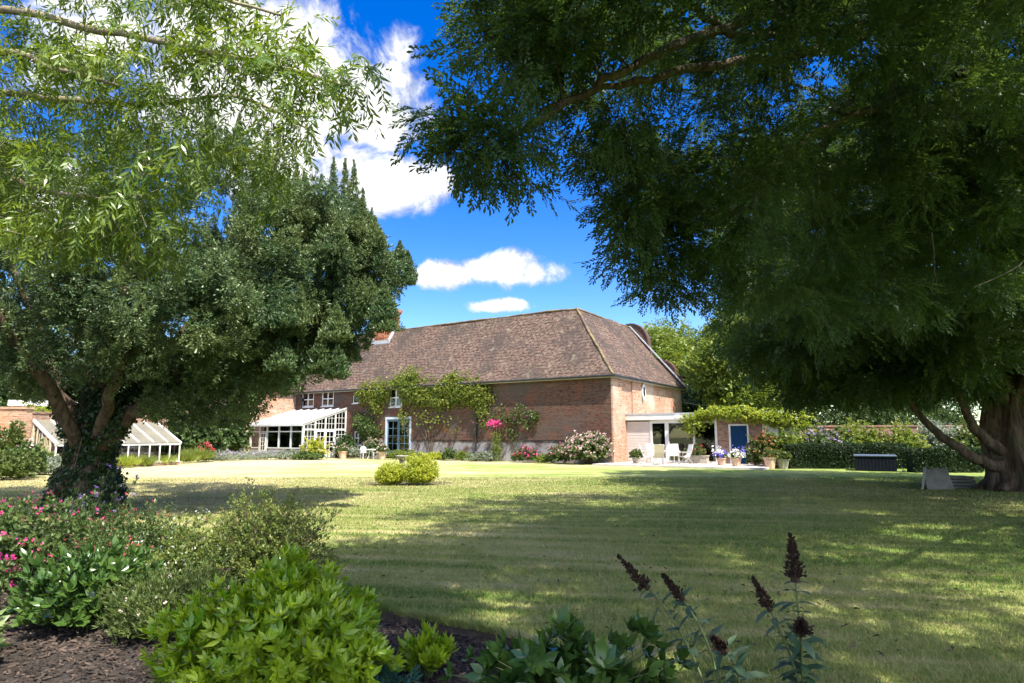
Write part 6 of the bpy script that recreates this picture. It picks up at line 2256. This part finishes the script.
# ---- trees beyond the garden
SPR_BG = [tpl_join([xf(kite(.26, .17, .03, .5), rz=RNG.uniform(0, 6), rx=RNG.uniform(-1, 1), t=RNG.normal(0, .16, 3)) for _ in range(7)]) for _ in range(4)]


def bg_tree(name, label, px, d, top, r, mat, nt=120, per=26, rs=.9, squash=1.0, low=.25, group='trees beyond the garden'):
    q = P(px, 440, d)
    b = np.array([q[0], q[1], 0.0])
    t = Tree(b)
    t.limb([b + [0, 0, -.2], b + [.1, 0, top * .3], b + [0, .1, top * .55]], .30 + r * .03, .16, True, 8)
    for k in range(6):
        a = k * 1.05 + RNG.uniform(-.3, .3)
        t.limb([b + [0, 0, top * (.22 + .04 * k)], b + [r * .35 * math.cos(a), r * .35 * math.sin(a), top * (.42 + .04 * k)], b + [r * .62 * math.cos(a), r * .62 * math.sin(a), top * (.6 + .03 * k)]], .14, .04, False, 6)
    lob = []
    c0 = np.array([0, 0, top * (.5 + low * .5)])
    rz_ = top * (1 - low) * .5
    for k in range(11):
        dvec = rdir(1, -.6)[0]
        lob.append(ell(b + c0 + dvec * [r * .62, r * .62, rz_ * .62], (r * .42, r * .42, rz_ * .40), nt // 11, .4))
    tp = np.concatenate(lob)
    tp = tp[tp[:, 2] > top * low * .6]
    t.grow(thin(tp, .5), .25, .012, .2, .012)
    t.build(name, label, SPR_BG, per, rs, mat, M['bark_d'], group, scl=1.0, flat=1.0, back=.8, drop=.15)


bg_tree('broadleaf_tree', 'sunny yellow green tree beyond the curved gable', 688, 66, 14.4, 5.6, M['bg1'], 260, 30)
bg_tree('broadleaf_tree', 'dark tree behind the garden room roof', 748, 52, 12.8, 5.0, M['bg2'], 260, 30, low=.06)
bg_tree('broadleaf_tree', 'pale sunlit tree showing through the gap left of the broad yew', 752, 47, 12.5, 4.2, M['bg1'], 200, 30, low=.1)
bg_tree('broadleaf_tree', 'dark tree behind the vine covered roof end', 800, 50, 12, 6, M['bg2'], 220, 28, low=.05)
bg_tree('broadleaf_tree', 'dark tree beyond the old brick wall behind the long hedge', 868, 52, 13, 6.5, M['bg2'], 220, 28, low=.08)
bg_tree('broadleaf_tree', 'mid green tree beyond the old brick wall left of the yew trunk', 940, 54, 13, 6.5, M['bg1'], 200, 28, low=.08)
bg_tree('broadleaf_tree', 'dark tree beyond the right edge behind the yew trunk', 1030, 50, 13, 6.5, M['bg2'], 200, 28, low=.05)
bg_tree('broadleaf_tree', 'low dark tree between the curved gable and the garden room', 703, 58, 6.6, 3.2, M['bg2'], 160, 28, low=.03)
bg_tree('broadleaf_tree', 'dark tree behind the outbuilding at the far left', 40, 62, 12, 6.5, M['bg2'], 200, 28, low=.1)
bg_tree('broadleaf_tree', 'dark tree beyond the left garden wall', 130, 58, 10.5, 6.0, M['bg2'], 200, 28, low=.05)
bg_tree('broadleaf_tree', 'tall dark tree behind the brick wing', 205, 72, 13, 6.0, M['bg2'], 180, 28, low=.1)
bg_tree('broadleaf_tree', 'tree at the far left edge beyond the sunlit wall end', -40, 48, 9.5, 5.0, M['bg2'], 160, 28, low=.05)

for x, y, top, r, lab in ((-30, 9, 9.5, 5.5, 'dense tree off to the left, mirrored in the garden room glass'), (-38, 17, 11, 6, 'taller dense tree off to the left behind the others'), (-27, 1.5, 9, 5, 'dense tree off to the left nearest the camera')):
    bg_tree('broadleaf_tree', lab, 512 + 647 * x / y, y, top, r, M['bg2'], 180, 26, low=.02, group='trees off to the left')

# cable from the house to the trees
t = thing('overhead_cable', 'thin pale cable strung from the farmhouse towards the dark trees', 'cable', (0, 0, 0))
a = H(.1, YE - .4, 4.2)
b = P(760, 398, 50)
m = MB()
m.tube([a * (1 - q) + b * q - np.array([0, 0, .5 * math.sin(PI * q)]) for q in np.linspace(0, 1, 14)], .022, 5)
m.build('cable', M['cable'], t)

# fallen yew litter below the right-hand trees
def litter():
    N = 2600
    x = RNG.normal(13.0, 3.2, N)
    y = RNG.normal(16.5, 3.0, N)
    ok = (y > 8) & (x > 5)
    x, y = x[ok], y[ok]
    n = len(x)
    a = RNG.uniform(0, 2 * PI, n)
    d = np.stack([np.cos(a), np.sin(a), RNG.normal(0, .1, n)], -1)
    v, fs = scatter(tpl_join([kite(.16, .02, .004)]), np.stack([x, y, RNG.uniform(.005, .02, n)], -1), frames(d, np.tile([0, 0, 1.0], (n, 1))), RNG.uniform(.4, 1.5, n))
    o = mesh_np('twig_litter', v, fs, M['chip'], var=np.repeat(RNG.uniform(.3, 1, n), 4))
    o['kind'] = 'stuff'


litter()


def stray_leaves():
    n = 900
    y = 5 + 22 * RNG.uniform(0, 1, n) ** 1.3
    x = RNG.uniform(-.5, .85, n) * y
    ok = ~inside_bed(x, y)
    x, y = x[ok], y[ok]
    n = len(x)
    v, fl, vv = scatter_multi([tpl_join([kite(.06, .028, .012, .5)])], np.stack([x, y, RNG.uniform(.02, .045, n)], -1), norm(RNG.normal(0, 1, (n, 3)) * [1, 1, .3]), norm(np.array([0, 0, 1.0]) + RNG.normal(0, .4, (n, 3))), RNG.uniform(.5, 1.2, n), RNG.uniform(.2, 1, n))
    o = mesh_np('fallen_leaves', v, fl, M['chip'], var=vv)
    o['kind'] = 'stuff'


stray_leaves()
